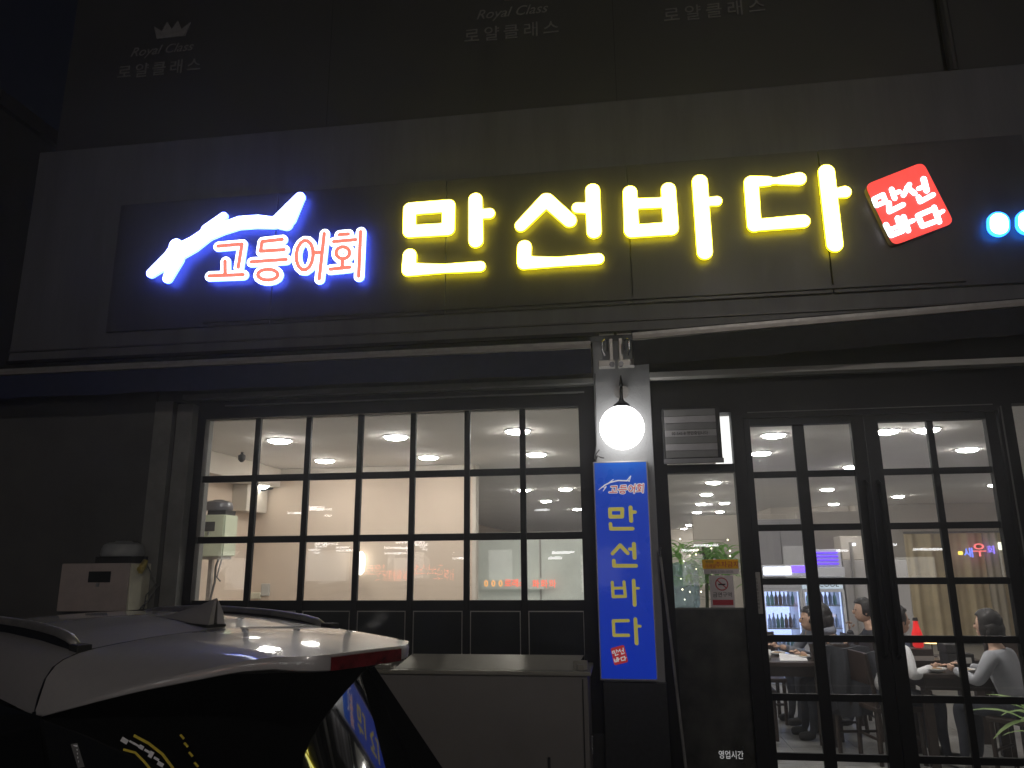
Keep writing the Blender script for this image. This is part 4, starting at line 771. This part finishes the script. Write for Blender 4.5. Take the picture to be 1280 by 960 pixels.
def joined(meshes, m, name):
    bm = bmesh.new()
    for x in meshes: bm.from_mesh(x)
    me = bpy.data.meshes.new(name); bm.to_mesh(me); bm.free(); me.materials.clear(); me.materials.append(m); me.shade_smooth(); return me
def ell_mesh(c, r, seg=20, fn=None):
    bm = bmesh.new(); bmesh.ops.create_uvsphere(bm, u_segments=seg, v_segments=seg*2//3, radius=1)
    for v in bm.verts:
        p = Vector((v.co.x*r[0], v.co.y*r[1], v.co.z*r[2]))
        if fn: p = fn(p, v.co)
        v.co = p+Vector(c)
    me = bpy.data.meshes.new('e'); bm.to_mesh(me); bm.free(); return me
def hand(w, d, side):
    """palm and five separate fingers from wrist w pointing along d"""
    d = Vector(d).normalized(); up = Vector((0,0,1)); sdv = d.cross(up).normalized()*side; w = Vector(w); ch = []
    palm = w+d*.045
    out = [skinned([[(*w,.018,.024),(*(w+d*.03),.014,.03),(*(w+d*.07),.012,.034)]], 1)]
    for k, (off, ln) in enumerate(((-.026,.058),(-.009,.07),(.009,.066),(.026,.052))):
        b = w+d*.07+sdv*off; out.append(skinned([[(*b,.0085),(*(b+d*ln*.5-up*.006),.008),(*(b+d*ln*.85-up*.022),.0065)]], 1))
    b = w+d*.03-sdv*.028; out.append(skinned([[(*b,.011),(*(b+d*.025-sdv*.022),.010),(*(b+d*.048-sdv*.026-up*.008),.008)]], 1))
    return out
def person(loc, rz, lab, top, trousers, lean=.06, head=(0,.05,0), hair='short', arms=None, collar=None, shoe=None, turn=0.):
    t = thing('person', loc, lab, 'person', None, rz); L_ = lean
    pel = (0,0,.52); ch = (0,L_*.75,.86); nk = (0,L_*1.1,1.0); hc = Vector((head[0], L_+head[1], 1.155+head[2]))
    arms = arms or {-1: ((-.25,.12+L_,.70),(-.14,.36+L_,.77)), 1: ((.25,.12+L_,.70),(.14,.36+L_,.77))}
    legs = [[0,(s*.09,.02,.50,.085),(s*.12,.42,.50,.06),(s*.12,.40,.28,.05),(s*.12,.42,.09,.037),(s*.12,.44,.05,.035),(s*.12,.54,.035,.028)] for s in (-1,1)]
    def upper(f, stop=False):
        base = [[(*pel,.14*f,.11*f),(0,L_*.3,.66,.13*f,.1*f),(*ch,.155*f,.11*f),(0,L_,.95,.12*f,.085*f)]]
        for s in (-1,1):
            e, w = arms[s]; base.append([2,(s*.15,L_*.9,.925,.062*f),(s*.185,L_*.9,.88,.056*f),(*e,.046*f),(*[(a+b)/2 for a,b in zip(e,w)],.039*f),(*(Vector(e).lerp(Vector(w), .93)),.031*f)])
        return base
    b = upper(.9); b.append([3,(*nk,.05),(hc.x*.6,hc.y-.015,1.06+head[2]*.7,.047)])
    body = [skinned(b)]
    lg = skinned([[(*pel,.12,.1)]]+[l for l in legs])
    def hd(p, n):                      # skull: jaw narrows, face flattens, chin forward
        k = 1-.22*max(0, -n.z)**1.2; p.x *= k
        if n.y > 0: p.y *= .93-.03*n.z
        if n.z < -.4 and n.y > 0: p.y += .012
        return p
    tr = Matrix.Translation(hc) @ Matrix.Rotation(turn, 4, 'Z')
    hm = [ell_mesh((0,0,0), (.076,.096,.118), 24, hd), ell_mesh((0,.093,-.012), (.013,.02,.024), 10), ell_mesh((0,.086,-.055), (.022,.01,.008), 10), ell_mesh((-.077,-.004,-.01), (.01,.018,.03), 10), ell_mesh((.077,-.004,-.01), (.01,.018,.03), 10)]
    for m_ in hm: m_.transform(tr)
    hs = []
    for s in (-1,1):
        e, w = arms[s]; hs += hand(w, Vector(w)-Vector(e), s)
    obj('body', joined(body+hm+hs, m_skin, 'body'), None, t)
    obj('shirt', joined([skinned(upper(1.12))], top, 'shirt'), None, t)
    if collar: obj('collar', joined([ell_mesh((0,L_+.01,1.0), (.11,.1,.06), 18)], collar, 'collar'), None, t)
    obj('trousers', joined([lg], trousers, 'trousers'), None, t)
    for s in (-1,1): obj('shoe', joined([skinned([[(s*.12,.40,.045,.04),(s*.12,.48,.04,.045),(s*.12,.57,.032,.036)]])], shoe or m_shoeb, 'shoe'), None, t)
    ey = [ell_mesh((s*.03,.083,.012), (.012,.008,.007), 8) for s in (-1,1)]
    for m_ in ey: m_.transform(tr)
    obj('eyes', joined(ey, m_black, 'eyes'), None, t)
    def hf(p, n):
        w = 1+.05*math.sin(n.x*23+n.z*9)+.03*math.sin(n.y*31); p = p*w
        if n.y > .25 and n.z < .45: p.y = min(p.y, .045); p.x *= .97
        return p
    hh = [ell_mesh((0,-.012,.028), (.092,.108,.112), 28, hf)]
    if hair == 'bob': hh += [ell_mesh((0,-.045,-.035), (.098,.082,.105), 24, hf), ell_mesh((-.07,-.01,-.03), (.03,.05,.08), 14), ell_mesh((.07,-.01,-.03), (.03,.05,.08), 14)]
    for m_ in hh: m_.transform(tr)
    obj('hair', joined(hh, m_hair, 'hair'), None, t)
    return t
chair((3.16,6.92,.025), R(45), 'dark chair under the woman in grey')
person((3.14,6.94,.025), R(42), 'woman in a grey shirt with short dark hair, back turned, at the right table', m_shirtgrey, m_denim, .10, (0,.05,-.01), 'bob', {-1: ((-.27,.16,.72),(-.16,.40,.79)), 1: ((.26,.2,.72),(.12,.42,.79))}, shoe=m_shoe)
chair((2.28,7.4,.025), R(-80), 'dark chair under the person in the white shirt')
person((2.27,7.4,.025), R(-78), 'person in a white shirt at the right table, mostly hidden by the door frame', m_shirtwhite, m_denim, .14, (0,.06,0), 'short', {-1: ((-.30,.10,.72),(-.18,.36,.78)), 1: ((.30,.10,.72),(.18,.36,.78))})
chair((2.2,8.25,.025), R(95), 'dark chair under the man in the black jacket')
person((2.2,8.25,.025), R(95), 'man with black hair, grey hood and dark jacket bent over the left table', m_jacket, m_denim, .16, (0,.06,-.03), 'bob', {-1: ((-.26,.22,.70),(-.13,.42,.77)), 1: ((.26,.22,.70),(.13,.42,.77))}, collar=m_hoodie)
chair((2.22,8.95,.025), R(100), 'dark chair furthest back at the left table')
person((2.22,8.95,.025), R(100), 'person in a grey hoodie reaching over the left table, mostly hidden behind the man', m_hoodie, m_denim, .16, (-.02,.04,-.10), 'short')
chair((2.78,8.9,.025), R(88), 'dark chair under the man resting his chin on his hand')
person((2.76,8.9,.025), R(88), 'man in a dark jacket facing left with one hand raised to his chin', m_jacket, m_denim, .10, (0,.06,-.01), 'short', {-1: ((-.24,.2,.72),(-.13,.38,.80)), 1: ((.2,.26,.74),(.06,.30,.95))}, turn=.1)
# chair in front with a jacket hung over it
cj = chair((2.02,7.72,.025), R(190), 'dark chair with a black jacket hung over its back, nearest the doors')
jk = thing('hung_jacket', (2.2, 7.5, .4), 'black jacket draped over the back of the nearest chair', 'jacket')
def cloth(x0, x1, y, z0, z1, d, amp, seed):
    rnd = random.Random(seed); ph = [rnd.random()*6 for _ in range(6)]; rows = []
    for j in range(13):
        v = j/12; row = []
        for i in range(17):
            u = i/16; fold = amp*math.sin(u*14+ph[0]+v*1.5)+amp*.6*math.sin(u*27+ph[1]); w = .8+.2*math.sin(math.pi*(.25+.6*v))
            row.append((x0+(x1-x0)*(.5+(u-.5)*w)+.02*math.sin(v*5+ph[2]), y-d*math.sin(math.pi*v*.5)*.3+fold*(.3+v), z1-(z1-z0)*v+.012*math.sin(u*9+ph[3])))
        rows.append(row)
    rows2 = [[(a, b+.035+.02*math.sin(i), c) for i, (a,b,c) in enumerate(r_)] for r_ in rows]
    return MB().grid(rows).grid(rows2[::-1]).grid([rows[0], rows2[0]]).grid([rows[-1], rows2[-1]]).grid([[r_[0] for r_ in rows],[r_[0] for r_ in rows2]]).grid([[r_[-1] for r_ in rows],[r_[-1] for r_ in rows2]])
soft(part('coat_body', cloth(1.80, 2.22, 7.51, .36, .94, .1, .018, 2), m_jacket, jk), 80)
soft(part('sleeve', MB().tube([(1.82,7.49,.9),(1.78,7.47,.75),(1.80,7.46,.55),(1.84,7.47,.42)], [.05,.055,.05,.042], 12), m_jacket, jk), 80)
soft(part('sleeve', MB().tube([(2.2,7.49,.9),(2.25,7.47,.72),(2.23,7.46,.52),(2.20,7.47,.40)], [.05,.055,.05,.042], 12), m_jacket, jk), 80)
chair((1.25,8.2,.025), R(-90), 'empty dark chair at the left end of the left table')
chair((1.5,8.95,.025), R(180), 'empty dark chair on the far side of the left table')
chair((3.7,8.3,.025), R(150), 'empty dark chair behind the woman in grey')

# things on the tables
def tb(name, loc, lab, cat, build):
    t = thing(name, loc, lab, cat); build(t); return t
def grill(t):
    obj('firebox', MB().box(-.11, .11, -.1, .1, 0, .12, .01), m_matblack, t); obj('lid', MB().box(-.12, .0, -.1, .1, .121, .2, .01), m_matblack, t); obj('burner_label', MB().box(.02, .08, -.104, -.1005, .04, .09), m_white, t)
    obj('knob', MB().lathe([(.018,0),(.016,-.02)], (-.05,-.101,.05), 12, 'Y'), m_alu, t)
tb('portable_grill', (2.98,7.6,.771), 'black portable gas grill standing on the right table', 'grill', grill)
def dish(t): obj('bowl', MB().lathe([(.03,0),(.06,.01),(.085,.035),(.08,.035),(.05,.014),(.0,.012)], n=20), m_pot, t, smooth=True); obj('food', MB().lathe([(.055,.016),(.05,.03),(.02,.038)], n=14), mat('cooked_food', (.35,.22,.1), .7, 0, .4, 40, .6), t)
for k, (x, y, lab) in enumerate(((2.66,7.24,'white dish of food at the left corner of the right table'),(2.88,7.22,'white dish of food in the middle front of the right table'),(3.12,7.3,'white dish of food nearest the woman in grey'),(1.75,8.05,'white plate nearest the man at the left table'),(1.55,8.3,'white plate at the back of the left table'))):
    tb('dish', (x, y, .771), lab, 'dish', dish)
def cup(t): obj('cup', MB().lathe([(.033,0),(.036,.09),(.033,.09),(.03,.006),(0,.005)], n=18), m_pot, t, smooth=True)
tb('paper_cup', (1.40,8.0,.771), 'white cup at the left end of the left table', 'cup', cup)
def napk(t): obj('sheet', MB().add([(-.13,-.08,0),(.13,-.07,.0),(.15,.09,.02),(-.1,.1,.05),(-.13,-.08,.004),(.13,-.07,.004),(.15,.09,.024),(-.1,.1,.054)], [(0,1,2,3),(7,6,5,4),(0,4,5,1),(1,5,6,2),(2,6,7,3),(3,7,4,0)]), m_shirtwhite, t)
tb('menu_sheet', (1.62,7.95,.772), 'crumpled white paper on the left table beside the cup', 'paper', napk)
def redl(t):
    obj('bottle', MB().lathe([(.03,0),(.045,.01),(.045,.12),(.028,.17),(.02,.22),(.022,.23),(0,.231)], n=18), glow('red_lamp_glass', (1,.03,.03), .55), t, smooth=True)
    obj('cap', MB().lathe([(.024,.2315),(.02,.26),(0,.262)], n=14), m_matblack, t)
tb('red_bottle_lamp', (2.66,7.58,.935), 'small glowing red bottle shaped lamp beside the door frame', 'lamp', redl)
def stand(t): obj('box', MB().box(-.09,.09,-.08,.08,0,.16,.008), m_wood, t); obj('band', MB().box(-.091,.091,-.083,-.0805,.06,.1), m_alu, t)
tb('spoon_box', (2.66,7.58,.771), 'dark wooden cutlery box under the red lamp', 'box', stand)
def flame(t): obj('shade', MB().lathe([(.07,0),(.05,.03),(.015,.04)], n=18), glow('warm_lamp_shade', (1,.62,.25), 4), t); obj('stem', MB().tube([(0,0,-.12),(0,0,.0)], .006, 6), m_black, t); obj('foot', MB().lathe([(.04,-.125),(.04,-.12)], n=16), m_black, t)
tb('warm_table_lamp', (3.02,8.25,.905), 'little warm orange lamp glowing above the right table', 'lamp', flame)
table((3.1,8.3,.025), .6, .5, 'small dark table behind the right table carrying the warm lamp')

# ================================================================== the parked car (local frame: x to its right, y forward, z up)
car = thing('parked_car', (-1.398, 2.588, 0), 'silver white hatchback with roof rails, fin aerial and red spoiler lamp parked before the window', 'car', None, 1.027)
def lerp(a, b, t): return a+(b-a)*t
def interp(x, xs, ys):
    return float(np.interp(x, xs, ys))
def zc(s): return interp(s, [-1.85,-1.5,-1.0,-.6,-.3,0], [1.455,1.50,1.535,1.54,1.532,1.513])
LP_ = [0,.12,.25,.36,.44,.467,.49,.53,.56,.58,.592,.598]
ZP_ = [0,.002,.009,.018,.026,.03,.034,.047,.066,.098,.14,.187]
ll = [-l for l in LP_[::-1]]+LP_[1:]
def roofz(l, s): return zc(s)-interp(abs(l), LP_, ZP_)
rows = []
for i in range(33):
    s = -1.85+1.85*i/32; row = []
    for l in ll:
        s_ = s+(.062*(abs(l)/.598)**3 if i == 32 else .062*(abs(l)/.598)**3*i/32)
        k = 1 if s > -1.5 else .93+.07*(s+1.85)/.35
        row.append((l*k, -s_, roofz(l, s)))
    rows.append(row)
soft(obj('roof', MB().grid(rows), m_carpaint, car), 50)
# spoiler
TL = [0,.06,.125,.17,.2,.25,.3,.38,.45,.52,.56,.59]
TS = [.776,.776,.772,.758,.735,.685,.60,.49,.39,.27,.19,.10]
TZ = [1.445,1.445,1.445,1.447,1.449,1.456,1.447,1.422,1.400,1.368,1.345,1.322]
TH = [.046,.046,.045,.043,.04,.034,.03,.027,.024,.02,.014,.006]
def trail(l):
    a = abs(l); return interp(a, TL, TS), interp(a, TL, TZ), interp(a, TL, TH)
n = 49; rows = []
m = 14
for j in range(m+1):
    t = j/m; row = []
    for i in range(n):
        q = -1+2*i/(n-1); lt_ = q*.59; ls_ = (.598*abs(q)**.9)*(1 if q > 0 else -1)
        s1, z1_, th = trail(lt_); s0 = .006+.062*(abs(ls_)/.598)**3; z0 = roofz(ls_, 0)
        l = lerp(ls_, lt_, t); s = lerp(s0, s1, t); z = lerp(z0, z1_+th, t)+.012*math.sin(math.pi*t)*(1-abs(q)**3)
        row.append((l, -s, z))
    rows.append(row)
last = rows[-1]; mid = []; low = []; und = []; und2 = []
def rear_s(l, z):
    v = (1.36-z)/.41; hw = .6+.045*v; x = min(1, abs(l)/hw); return (.06+.27*v)+(.22+.10*v)*(1-x**1.5)-.05*max(0, x-.8)
for i in range(n):
    q = -1+2*i/(n-1); lt_ = q*.59; s1, z1_, th = trail(lt_)
    mid.append((lt_, -(s1+.006), z1_+th*.7)); low.append((lt_, -(s1+.002), z1_+.004)); und.append((lt_, -(s1-.012), z1_))
soft(obj('spoiler', MB().grid(rows+[mid, low, und]), m_carpaint, car), 35)
rws = []
for t in (0, .5, 1):
    row = []
    for i in range(n):
        q = -1+2*i/(n-1); lt_ = q*.59; s1, z1_, th = trail(lt_); zt = 1.335+.07*(1-q*q)
        row.append((lt_, -lerp(s1-.012, rear_s(lt_, zt)-.01, t), lerp(z1_, zt, t)-.0005))
    rws.append(row)
obj('spoiler_underside', MB().grid(rws), m_matblack, car)
gap = [(l, -(.003+.062*(abs(l)/.598)**3), roofz(l, 0)+.0012) for l in ll]
obj('tailgate_seam', MB().grid([[(a, b-.004, c) for a,b,c in gap], [(a, b+.003, c) for a,b,c in gap]]), m_chrome, car)
# high brake lamp
bl_ = [(l, -(trail(l)[0]+.012), trail(l)[1]+f_*trail(l)[2]) for f_ in (.08,.86) for l in [(-.13+.26*i/16) for i in range(17)]]
obj('brake_lamp', MB().grid([bl_[:17], bl_[17:]]).grid([bl_[17:], [(a, b+.02, c+.002) for a,b,c in bl_[17:]]]).grid([bl_[:17], [(a, b+.02, c-.002) for a,b,c in bl_[:17]]]), m_redlens, car)
# fin aerial
rows = []
for i in range(15):
    t = i/14; s = -.50+.435*t; h = .097*(t**1.5); w = .034*(t**.5)*(1-.1*t)+.002; s2 = s+.02*t
    b = zc(s)+.001; rows.append([(-w, -s2, b), (-w*.75, -(s2+.0*t), b+h*.45), (-w*.28, -(s2-.012*t), b+h*.9), (0, -(s2-.016*t), b+h), (w*.28, -(s2-.012*t), b+h*.9), (w*.75, -s2, b+h*.45), (w, -s2, b)])
rows.append([(0, -(-.005), zc(0)+.002+ .0 if k in (0,6) else rows[-1][k][2]) if False else (rows[-1][k][0]*.2, -(-.052), rows[-1][k][2]*.995+zc(0)*.005) for k in range(7)])
soft(obj('fin_aerial', MB().grid(rows), m_carpaint, car), 45)
obj('aerial_gasket', MB().box(-.038, .038, .045, .42, zc(-.1)-.004, zc(-.15)+.003, .003), m_rubber, car)
# roof rails
for sd in (-1, 1):
    ss = [-1.72,-1.6,-1.4,-1.0,-.7,-.45,-.3,-.18,-.09,-.03]; zr = [z_-(.012 if sd > 0 else 0) for z_ in (1.44,1.49,1.52,1.54,1.541,1.538,1.533,1.526,1.515,1.497)]
    rail = obj('roof_rail', MB().tube([(sd*.467, -s, z) for s, z in zip(ss, zr)], [.010]+[.015]*8+[.011], 10), m_alu_dark, car, smooth=True)
    web = [[(sd*(.467+o), -s, z-.008) for s, z in zip(ss, zr)] for o in (-.011,)]+[[(sd*(.467-.016), -s, roofz(.467, s)-.004) for s in ss]]
    web2 = [[(sd*(.467+.011), -s, z-.008) for s, z in zip(ss, zr)], [(sd*(.467+.02), -s, roofz(.487, s)-.004) for s in ss]]
    obj('rail_web', MB().grid(web).grid(web2), m_carblack, rail)
    obj('rail_end', MB().box(sd*.467-.022, sd*.467+.022, -.028, .035, roofz(.467, 0)-.006, roofz(.467, 0)+.018, .004), m_rubber, rail)
# glass house
rows = []
for j in range(15):
    row = []
    for i in range(41):
        q = -1+2*i/40; v = j/14; zt = 1.335+.072*(1-q*q); z = lerp(zt, .92, v); vv = (1.36-z)/.41; l = q*(.6+.045*vv); row.append((l, -rear_s(l, z), z))
    rows.append(row)
rg = soft(obj('rear_window', MB().grid(rows), m_carglass, car), 60)
def side(sd):
    rows = []
    for j in range(9):
        v = j/8; z = lerp(1.332, .92, v); vv = (1.36-z)/.41; row = []
        for i in range(25):
            u = i/24; s = lerp(lerp(.085, .085+.44, vv)-.0, lerp(-1.80, -2.45, v), u); l = .6+.045*vv+.02*math.sin(math.pi*u)-.06*max(0, u-.6)*(1-v)
            row.append((sd*l, -s, z))
        rows.append(row)
    w = soft(obj('side_window', MB().grid(rows), m_carglass, car), 60)
    for (a0, a1, b0, b1) in ((-.62,-.72,-.72,-.82),):
        obj('door_pillar', MB().add([(sd*.612,-a0,1.33),(sd*.612,-a1,1.33),(sd*.66,-b1,.96),(sd*.66,-b0,.96),(sd*.622,-a0,1.33),(sd*.622,-a1,1.33),(sd*.67,-b1,.96),(sd*.67,-b0,.96)], [(0,1,2,3),(7,6,5,4),(0,4,5,1),(1,5,6,2),(2,6,7,3),(3,7,4,0)]), m_carblack, w)
side(-1); side(1)
rows = []
for j in range(9):
    v = j/8; row = []
    for i in range(21):
        q = -1+2*i/20; row.append((q*lerp(.555, .73, v), -(lerp(-1.84, -2.45, v)-.18*(1-q*q)*v-.02*(1-q*q)), lerp(roofz(0,-1.85)-.06*q*q-.001, .955, v)))
    rows.append(row)
soft(obj('windscreen', MB().grid(rows), m_carglass, car), 60)
for sd in (-1, 1): obj('windscreen_pillar', MB().tube([(sd*.565, 1.83, 1.40), (sd*.745, 2.46, .955)], .03, 8), m_carpaint, car)
# lower body
st_ = [.93,.90,.80,.55,.2,-.3,-1.0,-1.8,-2.4,-2.8,-3.05,-3.18,-3.22]
wd_ = [.55,.70,.80,.86,.885,.885,.885,.885,.87,.84,.76,.60,.45]
tp_ = [.72,.80,.90,.935,.945,.955,.96,.965,.965,.90,.82,.76,.68]
bt_ = [.34,.28,.24,.22,.22,.22,.22,.22,.22,.22,.24,.28,.36]
rows = []
for s, w, tz, bz in zip(st_, wd_, tp_, bt_):
    h = tz-bz; half = [(0,bz),(w*.8,bz),(w*.97,bz+h*.08),(w,bz+h*.3),(w*.985,bz+h*.55),(w*.995,bz+h*.72),(w*.955,bz+h*.88),(w*.73,tz),(w*.5,tz+.02),(0,tz+.028)]
    rows.append([(-l, -s, z) for l, z in half[::-1]]+[(l, -s, z) for l, z in half[1:-1]])
b = MB().grid(rows, True); k = len(rows[0]); b.f.append(tuple(range(k))); b.f.append(tuple((len(rows)-1)*k+i for i in range(k))[::-1])
soft(obj('body', b, m_carpaint, car), 35)
obj('rear_bumper', MB().tube([(-.82,-.55,.42),(-.74,-.86,.42),(-.4,-.945,.42),(.4,-.945,.42),(.74,-.86,.42),(.82,-.55,.42)], .10, 12), m_matblack, car, smooth=True)
obj('front_bumper', MB().tube([(-.8,2.85,.4),(-.62,3.1,.4),(-.3,3.19,.4),(.3,3.19,.4),(.62,3.1,.4),(.8,2.85,.4)], .09, 12), m_matblack, car, smooth=True)
obj('grille', MB().box(-.4, .4, 3.15, 3.215, .52, .64, .01), m_matblack, car)
for sd in (-1, 1):
    obj('headlight', MB().box(sd*.62-.16, sd*.62+.16, 2.88, 3.10, .66, .80, .03), m_clearlens, car)
    obj('tail_lamp', MB().box(sd*.69-.12, sd*.69+.12, -.86, -.66, .76, .92, .03), m_redlens, car)
    mr_ = obj('door_mirror', MB().box(sd*.93-.11, sd*.93+.08, 2.02, 2.14, .96, 1.09, .03), m_carpaint, car); obj('mirror_glass', MB().box(sd*.93-.095, sd*.93+.065, 2.008, 2.0195, .975, 1.075), m_chrome, mr_)
    for yy in (-.16, 2.47):
        w = obj('wheel', MB().lathe([(.33,-.1),(.335,-.06),(.335,.06),(.33,.1),(.22,.11),(.21,.08),(.0,.08)], (sd*.80, yy, .335), 32, 'X') if sd > 0 else MB().lathe([(.33,.1),(.335,.06),(.335,-.06),(.33,-.1),(.22,-.11),(.21,-.08),(.0,-.08)], (sd*.80, yy, .335), 32, 'X'), m_rubber, car)
        for kk in range(5):
            a = 2*math.pi*kk/5; obj('spoke', MB().tube([(sd*.895, yy+.03*math.cos(a), .335+.03*math.sin(a)), (sd*.9, yy+.205*math.cos(a), .335+.205*math.sin(a))], .018, 6), m_chrome, w)
        obj('hub', MB().lathe([(.05,-.01),(.05,.012)], (sd*.90, yy, .335), 16, 'X'), m_chrome, w)
        obj('wheel_arch', MB().tube([(sd*.88, yy+.37*math.cos(a), .335+.37*math.sin(a)) for a in [math.pi*q/16 for q in range(17)]], .028, 8), m_matblack, car)
obj('number_plate', MB().box(-.26, .26, -.952, -.944, .62, .73, .003), m_white, car)
def reflection_strip(name, pts, w, m_, parent=None):  # strips of colour painted on the rear glass in place of reflections
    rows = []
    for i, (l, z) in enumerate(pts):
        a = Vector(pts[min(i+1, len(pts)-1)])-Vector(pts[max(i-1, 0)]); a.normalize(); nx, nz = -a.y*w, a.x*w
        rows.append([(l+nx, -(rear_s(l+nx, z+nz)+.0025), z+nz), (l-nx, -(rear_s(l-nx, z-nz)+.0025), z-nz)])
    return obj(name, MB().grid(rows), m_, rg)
m_refl_y = mat('reflection_yellow', (.7,.55,.05), .5, 0, .1, 20, 0); m_refl_w = mat('reflection_white', (.8,.8,.82), .5, 0, .1, 20, 0)
reflection_strip('reflection_band', [(-.395,1.262),(-.365,1.24),(-.34,1.212),(-.325,1.18),(-.315,1.13),(-.31,1.07)], .0035, m_refl_y)
reflection_strip('reflection_band', [(-.425,1.232),(-.40,1.222),(-.385,1.20),(-.372,1.175),(-.362,1.13),(-.355,1.07)], .003, m_refl_y)
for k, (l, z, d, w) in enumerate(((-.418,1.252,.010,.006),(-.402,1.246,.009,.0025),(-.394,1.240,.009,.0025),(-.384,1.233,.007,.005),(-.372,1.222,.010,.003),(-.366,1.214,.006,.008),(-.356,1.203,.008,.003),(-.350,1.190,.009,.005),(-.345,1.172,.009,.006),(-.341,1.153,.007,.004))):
    reflection_strip('reflection_mark', [(l-d*.6, z+d*.5), (l+d*.6, z-d*.5)], w, m_refl_w)
reflection_strip('reflection_mark', [(-.527,1.255),(-.520,1.20)], .007, mat('reflection_grey', (.12,.12,.12), .5, 0, .1, 20, 0))
for k in range(5): reflection_strip('reflection_mark', [(-.529+.0012*k,1.25-.009*k),(-.520+.0012*k,1.249-.009*k)], .0022, m_refl_w)
for l, z in ((-.283,1.248),(-.279,1.228),(-.274,1.205),(-.268,1.18)): reflection_strip('reflection_mark', [(l-.003, z+.005), (l+.003, z-.006)], .003, m_refl_y)
wp = obj('rear_wiper', MB().tube([(.02,-(rear_s(.02,.99)+.012),.99),(-.12,-(rear_s(-.12,1.0)+.016),1.0),(-.36,-(rear_s(-.36,1.02)+.012),1.02)], .008, 6), m_matblack, car)

# ================================================================== unseen street lamp added behind the camera to light the car and cabinet
sl = thing('added_street_lamp', (3.2, -6.5, 0), 'unseen street lamp added behind the viewer to light the car and cabinet', 'street lamp')
part('pole', MB().tube([(3.2,-6.5,0),(3.2,-6.5,5.6),(3.15,-6.3,6.0),(3.0,-5.8,6.15)], [.08,.06,.05,.04], 12), m_alu_dark, sl)
part('head', MB().box(2.8, 3.15, -5.85, -5.25, 6.12, 6.2, .02), m_alu_dark, sl)
ld = bpy.data.lights.new('added_street_lamp_light', 'AREA'); ld.shape = 'RECTANGLE'; ld.size = .25; ld.size_y = .45; ld.energy = 165; ld.color = (1,.91,.84)
lo = bpy.data.objects.new('added_street_lamp_light', ld); C.objects.link(lo); lo.location = (2.97,-5.55,6.10); lo.rotation_euler = (Vector((-.6,4.2,1.6))-lo.location).to_track_quat('-Z','Y').to_euler()
lo.parent = sl; lo.matrix_parent_inverse = Matrix.Translation((-3.2,6.5,0))

# ================================================================== lit shop across the street, seen only as reflections in the glass
op = thing('opposite_shop', (0, -15, 0), 'shop building with lit windows across the street behind the viewer', 'building')
part('wall', MB().box(-16, 16, -15.5, -15, 0, 9), m_upper, op)
rnd = random.Random(11); m_ow = glow('lit_shop_window', (1,.97,.9), 2.2); m_ob = glow('lit_white_tube', (1,1,1), 14); m_or = glow('red_led_board', (1,.22,.08), 9)
for k in range(9):
    x = -14+k*3.2; part('lit_window', MB().box(x, x+rnd.uniform(.6,1.6), -15, -14.96, .9, 1.7+rnd.random()*.5), m_ow, op)
for k in range(22):
    x = rnd.uniform(-12, 10); z = rnd.choice((1.95,2.1,2.25,3.4))+rnd.uniform(-.05,.05); part('light_tube', MB().box(x, x+rnd.uniform(.25,.9), -14.9, -14.86, z, z+.07), m_ob, op)
part('led_board', text_mesh('로얄클래스 노래', .42, -7, -14.9, 1.25, m_or), None, op)

# thin haze volume added in place of lens glow around the lights
hz = bpy.data.materials.new('added_glow_haze'); hz.use_nodes = True; nn = hz.node_tree.nodes; nn.remove(nn['Principled BSDF'])
pv_ = nn.new('ShaderNodeVolumePrincipled'); pv_.inputs['Color'].default_value = (.9,.92,1,1); pv_.inputs['Density'].default_value = .009; pv_.inputs['Anisotropy'].default_value = .8
hz.node_tree.links.new(pv_.outputs[0], nn['Material Output'].inputs['Volume'])
obj('haze', MB().box(-62, 62, -62, 62, -1.3, 10.5), hz, None, kind='stuff')
